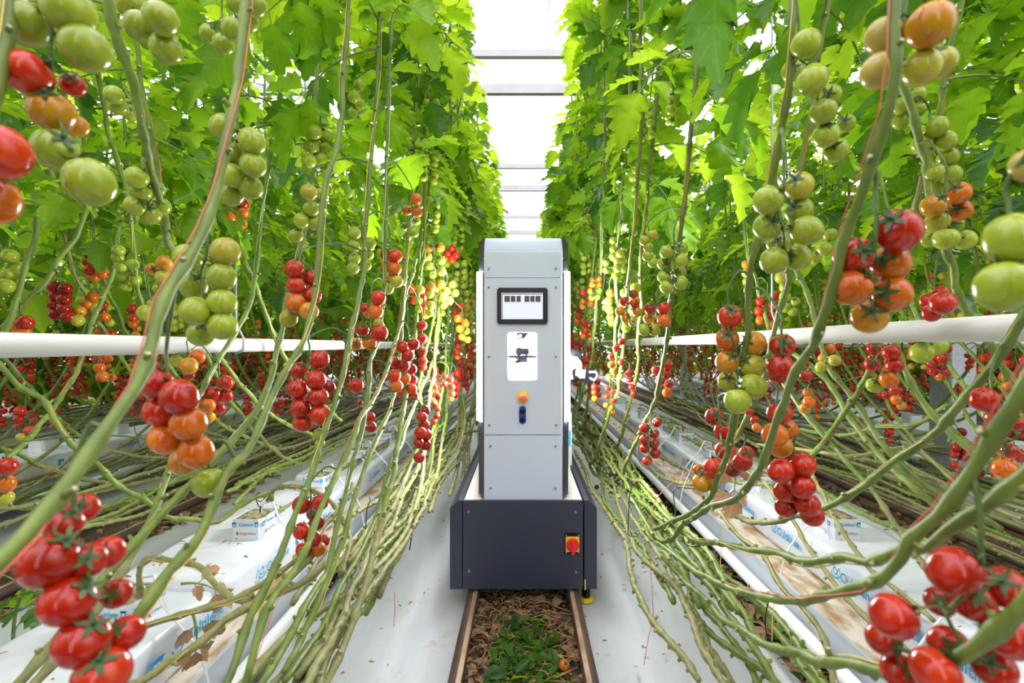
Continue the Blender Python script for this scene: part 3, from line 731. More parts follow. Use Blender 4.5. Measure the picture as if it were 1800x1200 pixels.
# ---- the near stems, one by one: (X for depth, points in the photograph, label)
def trace(pts, xs):
    out = []; n = len(pts)
    for i, (x, y) in enumerate(pts):
        X_ = xs if not isinstance(xs, (list, tuple)) else xs[0] + (xs[1] - xs[0]) * i / (n - 1)
        out.append(P(x, y, X_ * F / (x - CX)))
    return out
HERO = [
 (-.50, -.55, [(-330, 1000), (-190, 700), (-90, 430), (-35, 270), (-8, 150), (12, 60), (18, 0), (20, -120), (10, -500)], 'dark blurred stem in the upper left corner behind the red and amber fruits', 'twy', .0088),
 (-.37, -.40, [(-60, 1045), (0, 985), (95, 880), (180, 755), (255, 640), (290, 530), (340, 440), (385, 330), (400, 240), (430, 100), (440, 0), (446, -150), (450, -500)], 'thick nearest tomato stem crossing the left white pipe, red twine on it', 'twr', .0088),
 (-.42, -.43, [(240, 1087), (300, 1000), (350, 943), (400, 830), (430, 800), (460, 743), (500, 660), (533, 600), (560, 507), (567, 400), (573, 317), (590, 260), (604, 150), (612, 0), (620, -300)], 'tomato plant just right of the big red and orange truss, yellow twine on stem', 'twy', .0085),
 (-.42, -.44, [(385, 1230), (407, 1183), (443, 1083), (493, 980), (507, 943), (543, 850), (570, 760), (600, 677), (610, 617), (623, 550), (637, 483), (643, 400), (650, 300), (660, 200), (668, 60), (676, -150)], 'tomato plant whose stem passes left of the single red fruit by the pipe end', 'twy', .0085),
 (-.42, -.44, [(430, 1210), (450, 1130), (467, 1077), (523, 990), (560, 910), (603, 813), (633, 735), (653, 704), (687, 627), (703, 577), (710, 533), (715, 443), (722, 330), (730, 200), (738, 60), (745, -100)], 'tomato plant with pale stem rising behind the large red cluster left of robot', 'twr', .0088),
 (-.43, -.45, [(455, 1210), (467, 1190), (503, 1133), (533, 1073), (573, 1007), (587, 943), (603, 883), (622, 803), (637, 761), (648, 677), (651, 640), (668, 590), (677, 500), (680, 400), (677, 300), (684, 150), (692, 0)], 'tomato plant with orange and green truss above red twin fruits, left of robot', 'tww', .0085),
 (-.43, -.46, [(500, 1180), (510, 1160), (540, 1107), (560, 1047), (597, 967), (620, 890), (648, 801), (668, 757), (686, 713), (700, 640), (712, 530), (728, 470), (742, 423), (751, 345), (760, 230), (768, 100), (774, 0)], 'tomato plant with orange topped green truss, fourth stem left of the robot', 'twy', .0088),
 (-.44, -.45, [(500, 1197), (560, 1120), (600, 1033), (627, 987), (667, 900), (683, 817), (696, 796), (720, 739), (743, 677), (754, 649), (767, 613), (775, 540), (783, 430), (790, 330), (796, 200)], 'tomato plant with knobbly pale stem lit by the robot lamp, third to its left', 'twy', .009),
 (-.44, -.45, [(550, 1190), (587, 1133), (633, 1077), (690, 993), (720, 910), (752, 850), (763, 768), (782, 735), (785, 690), (793, 640), (800, 590), (807, 533), (812, 467), (816, 380), (820, 280)], 'tomato plant brightly lit beside the left lamp strip of the robot', 'tww', .009),
 (.40, .395, [(1105, 870), (1160, 950), (1200, 920), (1257, 890), (1290, 877), (1327, 840), (1347, 807), (1383, 707), (1400, 650), (1440, 583), (1463, 517), (1480, 430), (1515, 350), (1530, 290), (1560, 200), (1575, 130), (1577, 0), (1580, -150), (1583, -500)], 'dark green stem crossing right white pipe and carrying the red and orange truss', 'twr', .0088),
 (.42, .43, [(1150, 930), (1197, 910), (1227, 893), (1250, 873), (1262, 840), (1285, 760), (1300, 660), (1312, 580), (1315, 530), (1330, 430), (1355, 310), (1370, 240), (1385, 150), (1395, 50), (1392, 0), (1388, -120), (1385, -400)], 'tomato plant with green truss above long orange to green truss, right of robot', 'twy', .0088),
 (.40, .37, [(1130, 930), (1205, 993), (1250, 1017), (1313, 1043), (1343, 1050), (1417, 1057), (1443, 1047), (1563, 1013), (1592, 985), (1600, 950), (1667, 880), (1740, 767), (1800, 667), (1850, 560), (1885, 400), (1905, 200), (1915, -100)], 'thick near stem reaching out over right slabs, red twine around it', 'twr', .0088),
 (.43, .40, [(1150, 900), (1217, 947), (1263, 953), (1317, 967), (1360, 973), (1417, 990), (1483, 980), (1520, 990), (1583, 967), (1643, 957), (1677, 927), (1733, 883), (1800, 833), (1900, 720), (1960, 560), (1990, 300), (2000, 0)], 'thick near stem leaving lower right, parallel to the red twined one', 'twy', .0085),
 (.42, .36, [(1165, 980), (1237, 1053), (1277, 1093), (1310, 1110), (1343, 1133), (1413, 1153), (1440, 1167), (1490, 1172), (1600, 1185), (1700, 1150), (1820, 1050), (1900, 900), (1960, 700), (2000, 300)], 'lowest stem sweeping over the right ground sheet into the red truss', 'twy', .0095),
]
hero_pts = []
for xa, xb, px, lab, tw, r in HERO:
    rnd = random.Random(lab); path = trace(px, (xa, xb)); root = thing('tomato_plant', lab, 'plant', (path[0].x, path[0].y, 0))
    b, out = stem_geo(path, r * .68, r * .60, rnd, node=.07)
    b.build('stem', ['stem', 'stem', 'scar'], root, True, -root.location)
    twine(root, out, rnd, tw); PLANTS.append((root, out))
    add_leaves(root, out, 1.75, 3.2, 9, rnd, LEAF, None, .95)
# stems that cross behind, rooted in blocks: explicit depth per point
BACK = [
 ([(470, 880, 1.87), (478, 868, 1.86), (450, 872, 1.84), (415, 893, 1.80), (385, 918, 1.75), (350, 915, 1.70), (293, 907, 1.66), (263, 880, 1.62), (213, 860, 1.6), (167, 813, 1.56), (143, 800, 1.54), (100, 743, 1.5), (77, 700, 1.5), (40, 683, 1.48), (0, 640, 1.45), (-60, 560, 1.4), (-110, 300, 1.4), (-120, 0, 1.38)], 'dark stem rooted in the block on left slabs, running to the left edge', 'twr', .0105),
 ([(478, 880, 1.87), (480, 862, 1.86), (505, 855, 1.83), (540, 860, 1.76), (570, 875, 1.68), (600, 905, 1.60), (615, 960, 1.5), (600, 1010, 1.35)], 'olive stem arching from the second left block into the bundle', 'twy', .0105),
 ([(252, 1075, 1.32), (250, 1010, 1.30), (262, 985, 1.28), (300, 983, 1.25), (345, 993, 1.2), (385, 1035, 1.14), (430, 1052, 1.1), (500, 1035, 1.08), (560, 1000, 1.1), (610, 950, 1.2)], 'old knobbly stem arching from the nearest left block', 'twy', .0095),
 ([(150, 1150, .98), (247, 1103, 1.0), (333, 1077, 1.02), (393, 1060, 1.04), (453, 1033, 1.08), (520, 985, 1.15), (570, 930, 1.3), (620, 850, 1.5)], 'olive stem lying across the nearest left slab', 'twy', .0085),
 ([(150, 1230, .86), (243, 1197, .88), (290, 1163, .92), (350, 1130, .95), (393, 1093, .98), (430, 1070, 1.0), (500, 1020, 1.08), (560, 960, 1.2)], 'cut olive stem below the other, crossing the nearest left slab', 'twy', .0095),
 ([(185, -300, .84), (197, 0, .9), (213, 93, .94), (247, 200, 1.0), (260, 293, 1.08), (290, 383, 1.2), (310, 470, 1.4), (345, 560, 1.6), (390, 630, 1.75), (435, 690, 1.9), (480, 730, 2.1), (560, 770, 2.4)], 'dark stem hanging with small green fruits at the upper left', 'twy', .0105),
 ([(405, -100, 1.75), (410, 300, 1.7), (417, 400, 1.7), (443, 490, 1.75), (475, 570, 1.85), (505, 635, 1.95), (545, 690, 2.1), (600, 740, 2.4)], 'slim stem descending behind the green double truss on the left', 'twy', .011),
 ([(150, 300, 1.9), (145, 380, 1.9), (108, 450, 1.86), (80, 500, 1.82), (45, 530, 1.8), (10, 575, 1.78), (-40, 640, 1.75)], 'thick slanting stem at left edge above the white pipe', 'twy', .0125),
 ([(64, 380, 1.7), (62, 410, 1.7), (45, 470, 1.68), (32, 520, 1.66), (12, 570, 1.64), (-20, 640, 1.6)], 'stem with pale twine beside green fruits at the left edge', 'twy', .011),
 ([(208, 400, 2.0), (195, 480, 1.98), (180, 520, 1.98), (165, 570, 1.95), (140, 640, 1.9), (95, 720, 1.8), (30, 790, 1.6), (-40, 840, 1.5)], 'stem with orange fruits beside it above the left white pipe', 'twy', .011),
 ([(1560, -200, 1.02), (1575, 20, 1.04), (1593, 153, 1.06), (1613, 230, 1.08), (1627, 283, 1.1), (1640, 350, 1.1), (1660, 437, 1.1), (1683, 467, 1.11), (1690, 517, 1.12), (1706, 556, 1.14), (1740, 607, 1.16), (1773, 657, 1.18), (1830, 710, 1.2), (1900, 780, 1.3)], 'stem behind right white pipe bearing the orange and green truss', 'twy', .0105),
 ([(1360, 300, 1.9), (1372, 400, 1.85), (1400, 477, 1.8), (1433, 560, 1.7), (1447, 617, 1.65), (1483, 683, 1.58), (1517, 723, 1.52), (1567, 793, 1.42), (1640, 860, 1.35), (1760, 930, 1.3)], 'diagonal green stem falling behind the right white pipe', 'twr', .012),
 ([(1380, 610, 1.9), (1425, 643, 1.8), (1465, 680, 1.75), (1500, 742, 1.68), (1530, 785, 1.6), (1567, 825, 1.5), (1620, 870, 1.4), (1740, 960, 1.3)], 'second diagonal stem right of the robot with cream leaf scars', 'twr', .0125),
 ([(1560, 560, 1.5), (1587, 643, 1.45), (1623, 710, 1.4), (1660, 752, 1.36), (1717, 797, 1.3), (1800, 850, 1.25)], 'green stem slanting in front of the grey steel column', 'twy', .0125),
 ([(1640, 780, 2.0), (1570, 790, 1.95), (1500, 800, 1.95), (1450, 795, 2.0), (1400, 790, 2.1), (1330, 780, 2.3)], 'thin old stem lying level above right slabs', 'twy', .009),
 ([(1700, 700, 1.8), (1660, 715, 1.8), (1630, 735, 1.85), (1590, 750, 1.9), (1540, 748, 2.0), (1480, 765, 2.2), (1400, 755, 2.4)], 'curving stem running level in front of the steel column base', 'twy', .0095),
 ([(1240, 850, 1.75), (1262, 890, 1.65), (1300, 940, 1.5), (1343, 973, 1.38), (1375, 1030, 1.22), (1407, 1062, 1.15), (1440, 1110, 1.05), (1455, 1160, .98), (1470, 1240, .9)], 'old stem hanging down the front of right gutter', 'twy', .0085),
 ([(1300, 820, 2.1), (1345, 850, 1.9), (1385, 905, 1.68), (1420, 960, 1.55), (1480, 1040, 1.35), (1560, 1130, 1.2)], 'olive stem lying along the top edge of right slab', 'twy', .009),
 ([(1410, 800, 2.3), (1440, 860, 1.95), (1465, 905, 1.8), (1490, 950, 1.65), (1540, 1010, 1.5), (1640, 1090, 1.3)], 'olive stem with yellow twine between two right blocks', 'twy', .0095),
]
for px, lab, tw, r in BACK:
    rnd = random.Random(lab); path = [P(*q) for q in px]; root = thing('tomato_plant', lab, 'plant', (path[0].x, path[0].y, 0))
    b, out = stem_geo(path, r * .75, r * .70, rnd, node=.075)
    if 'olive' in lab or 'old' in lab: b.m = [1 if i == 0 else i for i in b.m]
    b.build('stem', ['stem', 'stemold', 'scar'], root, True, -root.location)
    twine(root, out, rnd, tw, z0=.3); PLANTS.append((root, out))
    if max(p.z for p in out) > 1.75: add_leaves(root, out, 1.7, 3.0, 6, rnd, LEAF)

# ---- the fruit trusses one can tell apart: depth, front (calyx towards us), x y size colour ...
TRUSS = '''
large pale green truss in top left corner|.52 0|45 42 78 G 122 18 82 G 152 87 80 G
blurred red, amber and green truss at left edge|.52 1|48 128 74 E 92 197 70 A 98 265 72 G 158 320 78 G 128 150 40 R 135 222 38 A
orange pair cut off by the left edge|.43 0|-2 268 96 E -12 352 78 O
four green fruits at the top near the left stem|.68 0|230 10 48 G 247 47 52 G 283 33 58 G 292 85 52 G
green truss with dark calyces by the left stem top|.80 1|447 10 40 G 437 37 38 G 410 52 40 G 393 78 36 G 368 60 33 G 415 7 30 G
three small green fruits under top left leaves|1.2 0|200 167 32 G 208 188 30 G 230 202 24 G
green truss with black star calyces, upper left|1.1 1|240 312 38 G 247 337 36 G 237 362 36 G 265 378 34 G 283 363 32 G 275 333 28 G
tall green truss beside the thick left stem|.85 0|393 223 45 G 443 248 45 G 407 267 43 G 445 290 44 G 407 308 43 G 440 328 41 G 407 343 40 G
small red and orange truss under the tall green one|1.7 1|400 363 22 R 425 357 22 R 402 383 24 O 427 373 22 O 423 392 22 O
green truss high beside the second left stem|1.55 0|553 232 26 G 573 240 23 G 548 258 25 G 570 260 23 G 543 283 26 G 563 280 24 G
olive green truss below it|1.35 0|543 338 30 Y 560 340 25 G 547 367 28 G 530 388 28 G 553 392 27 G 520 415 26 G
big double green truss in front of left pipe|.8 0|330 453 50 G 397 442 50 Y 390 487 50 G 340 503 46 G 391 532 50 G 343 547 52 G 392 573 50 G 353 587 45 G
big red and orange truss under the left pipe|.66 0|272 673 60 R 315 697 62 R 283 723 57 E 332 745 60 O 290 772 57 O 345 793 57 O 323 812 48 A
single green fruit below the red and orange truss|.70 0|367 848 56 G
small dark red truss under leaves at left|2.1 0|158 445 20 r 172 452 21 r 155 460 19 r 173 466 21 R 158 475 20 E 180 480 20 O 165 487 19 O
dark red eight fruit truss left of the slanting stem|2.0 0|95 504 22 r 115 507 22 r 98 519 21 r 113 526 22 r 95 535 21 r 113 543 22 r 98 552 21 r 120 557 22 r
amber and green truss above the left pipe|1.6 1|290 462 28 A 287 488 27 Y 267 473 22 A 302 483 20 Y 282 508 25 G 257 550 30 G 270 537 24 G
orange truss beside stem above the left pipe|2.1 0|163 522 19 O 153 535 19 O 140 547 20 A 158 547 18 O 137 563 21 Y
small red to yellow truss right of a stem, left pipe|2.2 1|182 535 15 R 180 547 15 R 185 557 16 O 193 567 15 Y
pale green truss at left edge middle|1.7 0|18 450 26 G 25 468 25 G 18 485 27 G 10 503 28 G 30 495 18 G
pale green hanging truss left of the green double one|1.75 0|208 440 21 G 207 453 20 G 213 468 20 G 233 465 21 G 228 480 19 G 238 492 19 G
orange fruits resting behind left pipe|1.7 0|45 567 26 R 25 575 26 O 42 582 22 O
red to green truss right of second left stem|1.15 0|517 473 33 R 548 490 31 R 520 503 33 E 550 520 32 E 520 533 34 O 543 547 34 A 507 560 32 Y
dense red truss below the left pipe|1.08 0|562 632 35 R 527 652 32 R 555 667 36 R 523 685 36 R 560 698 36 R 528 717 36 R 563 730 36 E 532 743 35 E 577 680 24 r
two green fruits under the dense red truss|1.1 0|560 762 20 G 562 780 18 G
red truss behind, left of the dense red one|1.5 0|397 672 25 R 373 692 25 R 397 695 24 R 365 713 26 O 385 717 23 R 367 732 22 A
amber fruits just under the left pipe|1.4 1|313 633 25 Y 332 643 30 A 347 627 27 O 333 660 17 R
orange truss hanging under left pipe near the edge|2.1 1|173 633 18 R 175 647 19 O 180 662 20 O 197 663 15 O
small red truss low at left|2.1 1|35 722 18 R 33 737 17 R 55 728 15 R 33 750 14 R 53 757 18 E 37 768 16 Y 60 740 14 R
red to yellow fruits at left edge low|1.2 0|12 820 32 R 10 850 30 O 8 875 28 Y
huge red truss in lower left corner|.42 1|113 920 58 R 147 893 50 R 85 987 92 R 155 985 60 R 190 970 55 R 118 1057 86 R 205 1043 50 R 145 1128 88 R 222 1112 58 R 180 1187 90 E
deep red truss half hidden behind left stems|1.15 0|530 887 32 R 563 883 30 R 530 933 30 R 550 947 30 r 557 918 27 r 533 967 27 R 560 965 26 O 570 950 22 R 522 980 16 Y 552 902 26 r
green stacked truss left of robot, high|1.6 0|623 410 23 G 622 433 23 G 650 427 21 G 623 455 22 G 648 448 19 G 620 472 23 G 643 467 21 G
red, orange and green truss on third left stem|1.65 0|695 450 25 E 678 448 21 R 693 472 25 O 680 467 22 O 697 495 24 Y 682 487 20 A 707 495 17 G 683 507 20 G
mixed truss with one green fruit over pipe end|1.45 1|665 524 28 E 642 543 21 R 660 548 27 O 648 550 20 O 663 572 25 G 667 585 32 R 625 605 22 O 637 580 24 R 650 603 25 O
large red cluster left of the robot|1.7 0|707 610 23 R 727 605 22 R 717 625 23 R 695 637 22 R 710 643 22 R 723 648 20 r 693 660 23 E 712 665 21 O 725 667 18 R 697 678 23 O 710 690 20 R 723 683 20 E 727 695 18 R
slim red column of fruits beside it|2.0 0|742 572 19 R 742 595 19 R 743 617 18 R 743 635 18 E 743 645 16 R
red to amber truss above the slim column|2.1 0|742 522 18 R 745 537 18 E 747 552 17 A 723 508 15 R 727 527 16 R 752 510 14 R
orange topped green truss below the leaves|1.75 1|732 350 21 O 716 370 18 O 733 372 19 O 732 388 16 G 727 408 20 G 716 416 16 G 712 398 15 G
amber and green truss near the robot top|2.1 1|753 437 18 A 773 435 18 A 752 452 17 Y 775 458 18 G 755 466 18 G 776 477 18 G 760 483 15 G
bright red bunch beside the amber and green one|2.5 0|795 437 15 R 787 446 15 R 802 448 15 R 794 456 15 E
pale lit truss left of the lamp strip|2.3 0|775 500 17 A 768 510 14 Y 785 512 16 G 778 522 17 G 790 528 16 G 780 536 15 G 795 500 15 G 800 515 15 G
orange lit truss left of the lamp strip|2.5 0|805 560 15 O 818 568 15 O 808 578 15 A 820 582 14 Y 812 592 14 Y 822 597 14 G
single red fruit between two left stems|1.5 0|626 678 27 R
small red fruits in stems left of robot|1.5 0|650 733 19 R 652 750 20 r 645 742 16 R 632 707 12 R
slim pinkish red truss low left of robot|2.1 0|770 697 13 R 764 709 12 R 769 718 12 R 768 731 12 R 763 740 12 E
lit red truss on the stem near robot lamp|2.2 0|782 662 12 R 793 668 12 R 782 675 11 R 795 680 12 R 795 692 12 E 793 700 11 O
green truss with dark calyces right of robot|1.5 1|1172 443 26 G 1197 437 25 G 1167 463 25 G 1197 457 26 G 1167 487 25 G 1195 478 24 G 1172 505 26 G 1197 497 26 G
loose green truss left of the dark calyx one|1.6 0|1147 413 19 Y 1133 423 19 G 1140 435 19 G 1138 450 19 G 1148 462 19 G
tall pale green truss nearest the robot on right|2.1 0|1078 423 14 G 1078 438 14 G 1090 446 16 G 1078 452 14 G 1085 458 15 G 1092 462 15 G 1065 462 13 G 1085 472 15 G 1095 474 14 G 1082 485 14 G 1065 475 13 G
red and amber truss tangled right of robot|1.65 1|1113 517 17 R 1097 530 17 R 1115 533 18 E 1090 547 18 A 1120 548 18 A 1100 560 18 A 1112 568 15 G 1132 580 24 G 1150 580 22 G
red and orange truss touching the tangled one|1.6 1|1143 542 22 R 1167 542 25 E 1140 560 20 A 1167 563 24 O 1152 562 18 A
small orange and green truss near robot|2.5 1|1042 492 12 O 1053 490 12 O 1041 500 12 A 1053 500 12 O 1038 512 12 Y 1053 510 12 G 1040 523 12 G 1050 522 12 G
pale lit green fruits on right lamp side|2.3 0|1073 515 16 A 1070 530 17 G 1072 545 17 G 1065 540 14 G 1073 558 15 G 1075 567 14 G
red and yellow lit truss right of gripper|2.1 0|1093 600 14 R 1083 612 14 R 1074 627 13 R 1092 636 13 E 1075 641 14 O 1078 652 13 A 1090 662 12 Y 1070 663 12 Y
pink red slanting row right of gripper|2.2 0|1105 655 12 R 1107 667 12 R 1110 680 12 R 1113 692 11 R
slim orange fruits below the gripper|2.32 0|1044 680 11 R 1044 690 11 E 1045 700 11 O
light red truss below right lamp|2.3 0|1067 683 10 R 1077 688 10 R 1066 697 10 R 1077 704 10 E 1065 712 10 O 1074 717 10 O 1077 725 9 A
dark red truss on stem right of robot|1.9 0|1173 642 19 R 1153 650 17 R 1170 658 19 r 1160 670 18 R 1175 675 17 r 1173 690 18 O
two file red truss over the right gutter|1.9 1|1155 742 18 R 1132 752 18 R 1150 762 18 R 1132 772 18 R 1150 780 18 R 1133 788 18 R 1152 797 18 R 1138 810 18 E
long red to green truss with star calyces|.93 1|1283 557 43 E 1278 597 42 O 1326 603 43 A 1278 636 42 A 1323 643 43 Y 1281 669 38 Y 1323 679 45 G 1296 705 46 G
red pair with star calyces under right pipe|.85 1|1375 608 44 R 1372 648 48 R
red fruits beside the dark stem under right pipe|1.1 0|1417 660 22 R 1412 640 20 r
orange truss on the dark right stem|.9 0|1370 727 44 E 1362 765 46 O 1382 755 40 O 1372 785 42 A
glossy deep red truss over right slab|.9 0|1373 827 44 R 1412 817 44 R 1380 863 40 R 1410 855 44 R 1383 890 38 R 1420 887 42 R 1428 905 40 R 1380 798 36 r
red and amber truss over the right gutter|1.1 1|1255 732 32 R 1272 758 34 R 1275 792 36 E 1255 823 38 E 1228 825 20 O 1235 848 36 A
small red fruits behind it|1.25 1|1305 812 34 R 1288 825 28 r 1312 797 28 R
big red and orange truss with star calyces above right pipe|.62 1|1580 405 74 R 1500 450 66 E 1566 463 64 O 1497 505 66 O 1568 517 64 O 1528 557 60 A
green truss with star calyces, right of robot high|.78 1|1405 327 50 Y 1350 352 52 G 1405 370 48 G 1348 398 48 G 1418 405 52 G 1360 458 48 G 1403 452 46 G 1368 427 40 G
loose green truss at top right stem|.78 1|1417 77 50 G 1393 125 38 G 1428 140 52 G 1447 197 46 G 1460 167 36 G 1452 238 44 G 1470 265 42 G 1488 217 30 G
large amber green truss behind dark stem, top right|.55 0|1552 63 60 P 1635 45 76 A 1545 125 62 P 1620 120 62 Y 1652 112 54 Y
small green truss beside the dark stem, top right|1.1 0|1583 187 28 G 1613 167 28 G 1613 193 28 G 1583 213 27 G
hanging green truss at upper right|1.1 0|1648 223 36 G 1663 248 35 G 1620 252 34 G 1667 277 34 G 1640 272 31 G 1672 307 34 G 1643 304 34 G 1650 327 32 G
orange and green truss with calyces at right|1.0 1|1685 340 40 O 1640 362 40 A 1687 370 38 O 1647 390 38 Y 1663 420 42 G 1635 420 32 G 1697 422 36 G 1675 395 34 G
large pale green fruits at right edge|.42 0|1780 420 86 G 1765 505 90 G
peach coloured fruit cut by right edge|.42 0|1806 290 54 P
red pair resting on right pipe|.98 0|1657 532 42 R 1632 528 28 R 1638 550 32 R 1655 515 26 R
red to orange truss under right pipe|1.3 1|1567 620 30 R 1572 643 30 R 1562 667 30 O 1537 677 28 G 1537 612 26 R 1533 640 26 R
two green fruits under right pipe|1.1 0|1620 620 38 G 1648 608 34 G
red truss in front of steel column|1.9 0|1655 628 20 R 1637 638 19 R 1655 643 18 R 1663 613 18 R 1640 652 18 R 1662 655 17 E 1652 662 17 O
red fruits at right edge middle|.85 0|1730 702 44 R 1755 735 40 R 1745 762 28 R 1775 792 28 R 1765 825 36 O 1788 745 24 R
red and orange truss seen over right pipe|2.1 0|1337 530 18 R 1335 547 18 E 1355 555 18 E 1337 563 18 O 1357 570 17 O 1362 520 18 R 1360 537 17 R
green truss seen over right pipe|2.0 0|1373 488 22 Y 1380 505 20 G 1380 522 20 G 1380 540 20 G 1398 530 17 G 1393 547 17 G
green string of fruits over right pipe|2.2 0|1312 465 17 A 1312 480 17 Y 1313 495 16 G 1315 510 16 G
small red fruits left of orange pair|1.5 0|1317 723 16 R 1327 738 16 R 1330 752 17 O
orange pair above slabs on right|1.5 0|1420 690 18 O 1422 707 22 O 1415 718 20 A
amber fruits behind right pipe|1.6 0|1467 633 21 Y 1447 630 18 A 1443 645 19 Y 1460 613 18 O
green string right of the star calyx truss|1.3 0|1460 413 25 G 1450 437 25 G 1433 453 22 G
small red and yellow truss low on right|1.7 1|1572 685 17 R 1558 695 16 R 1575 702 17 O 1585 713 16 A 1548 690 13 R
huge red truss in lower right corner|.43 1|1677 1003 80 R 1653 1057 50 R 1710 1055 68 R 1570 1083 76 R 1553 1123 55 R 1580 1180 60 R 1643 1180 80 E 1667 1133 64 R 1767 1033 70 R 1773 1117 80 R 1747 1173 68 R
amber fruit behind the near stem at right edge|1.2 0|1770 815 28 O 1790 800 24 R
green fruits in the left upper leaves|1.6 0|632 150 20 G 622 170 22 G 633 183 20 G 621 198 18 G
green truss by pale stem, upper left of gap|1.9 1|722 256 18 G 738 255 18 G 723 275 18 G 740 275 18 G 742 295 17 G 727 308 18 G 744 311 17 G
green string right of gap|1.6 1|1183 150 18 G 1182 173 18 G 1178 193 18 G 1180 212 16 G
loose green sprig high right of gap|2.0 1|1134 31 15 G 1130 52 15 G 1123 70 14 G 1118 83 14 G 1108 98 14 G
'''
hero_tr = []
for line in TRUSS.strip().split('\n'):
    nm, hd, fr = line.split('|'); d, front = hd.split(); d = float(d); front = int(front); q = fr.split(); fruits = []
    med = sorted(float(q[i + 2]) for i in range(0, len(q), 4))[len(q) // 8]
    for i in range(0, len(q), 4):
        x, y, s = float(q[i]), float(q[i + 1]), float(q[i + 2])
        k = min(1.07, max(.96, (med / s) ** .5)); fruits.append((P(x, y, d * k), s * d * k / F * .98, q[i + 3]))
    hero_tr.append((nm, d, front, fruits))
def near_stem(p):
    best = None
    for root, pts in PLANTS:
        for i in range(0, len(pts), 2):
            dd = (pts[i] - p).length
            if best is None or dd < best[0]: best = (dd, root, pts[i])
    return best
HERO_POS = []
for ti, (nm, d, front, fr) in enumerate(hero_tr):
    rnd = random.Random(nm); fs = sorted(fr, key=lambda a: -a[0].z); top = fs[0]
    cen = sum((f[0] for f in fs), V()) / len(fs); view = (cen - V((0, 0, CZ))).normalized(); HERO_POS.append(cen)
    dm = sum(f[1] for f in fs) / len(fs)
    rp = []
    for i in range(len(fs)):
        g = fs[max(0, i - 1):i + 2]; c = sum((f[0] for f in g), V()) / len(g)
        rp.append(c - view * dm * .42 if front else c + view * dm * .12)
    rp.insert(0, V((rp[0].x, rp[0].y, top[0].z + dm * .75)))
    if len(rp) > 3: rp = [rp[0]] + [rp[i] for i in range(1, len(rp), 2)]
    want = rp[0] + V((0, 0, .02)); dist, root, sp = near_stem(want)
    if dist > (.36 if d < 1.3 else .19):
        sgn = 1 if want.x > 0 else -1; ax = abs(want.x)
        lean = (1 if sgn < 0 else -1) * (1 if ax < 1.0 else -1)
        vi = ti % 7; me, out = STEM_VAR[lean, 0, vi]
        q = min((p for p in out if p.z > .6), key=lambda p: abs(p.z - want.z))
        off = V((want.x + sgn * (.03 if ax < 1 else -.03) - q.x, want.y + .03 - q.y, 0))
        root = thing('tomato_plant', 'tomato plant carrying the ' + nm, 'plant', off); link('stem', me, root)
        wp = [p + off for p in out]; PLANTS.append((root, wp)); twine(root, wp, rnd, rnd.choice(('twy', 'twr', 'tww')))
        add_leaves(root, wp, 1.72, 3.3, 9, rnd, LEAF)
        dist, root, sp = near_stem(want)
    # truss stalk with pedicels
    b = MB(); sp2 = min((p for r_, pts in PLANTS if r_ == root for p in pts), key=lambda p: (p - want - V((0, 0, .03))).length)
    arch = [sp2, sp2.lerp(want, .45) + V((0, 0, .02)), want] + rp
    pts = crom(arch, .008); rr = dm * .055 if d > .5 else dm * .06
    b.tube(pts, [rr * (1.25 - .6 * i / len(pts)) for i in range(len(pts))], 0, 6)
    fin = []
    for p, dia, col in fs:
        cand = [a for a in pts if a.z > p.z - .1 * dia] or pts
        a = min(cand, key=lambda a: (a - p - V((0, 0, dia * .35))).length)
        axv = (a - p).normalized()
        axv = (axv * .9 + (-view * .35 if front else view * .3) + V((0, 0, .45 if not front else .12))).normalized()
        axv = (axv + V((rnd.uniform(-.25, .25), rnd.uniform(-.2, .2), rnd.uniform(-.2, .2)))).normalized()
        e = p + axv * dia * .48; b.tube(crom([a, a.lerp(e, .5) + axv * dia * .12, e], dia * .2), rr * .55, 0, 5); fin.append((p, axv, dia, col))
    t = b.build('fruit_truss', 'stemdark', root, True, -root.location); tag(t, nm)
    for i, (p, axv, dia, col) in enumerate(fin):
        o = link('tomato', tmesh(col, rnd.choice((0, 0, 1, 2)), True, True), t, p, None, dia); o.rotation_mode = 'QUATERNION'; o.rotation_quaternion = zrot(axv)

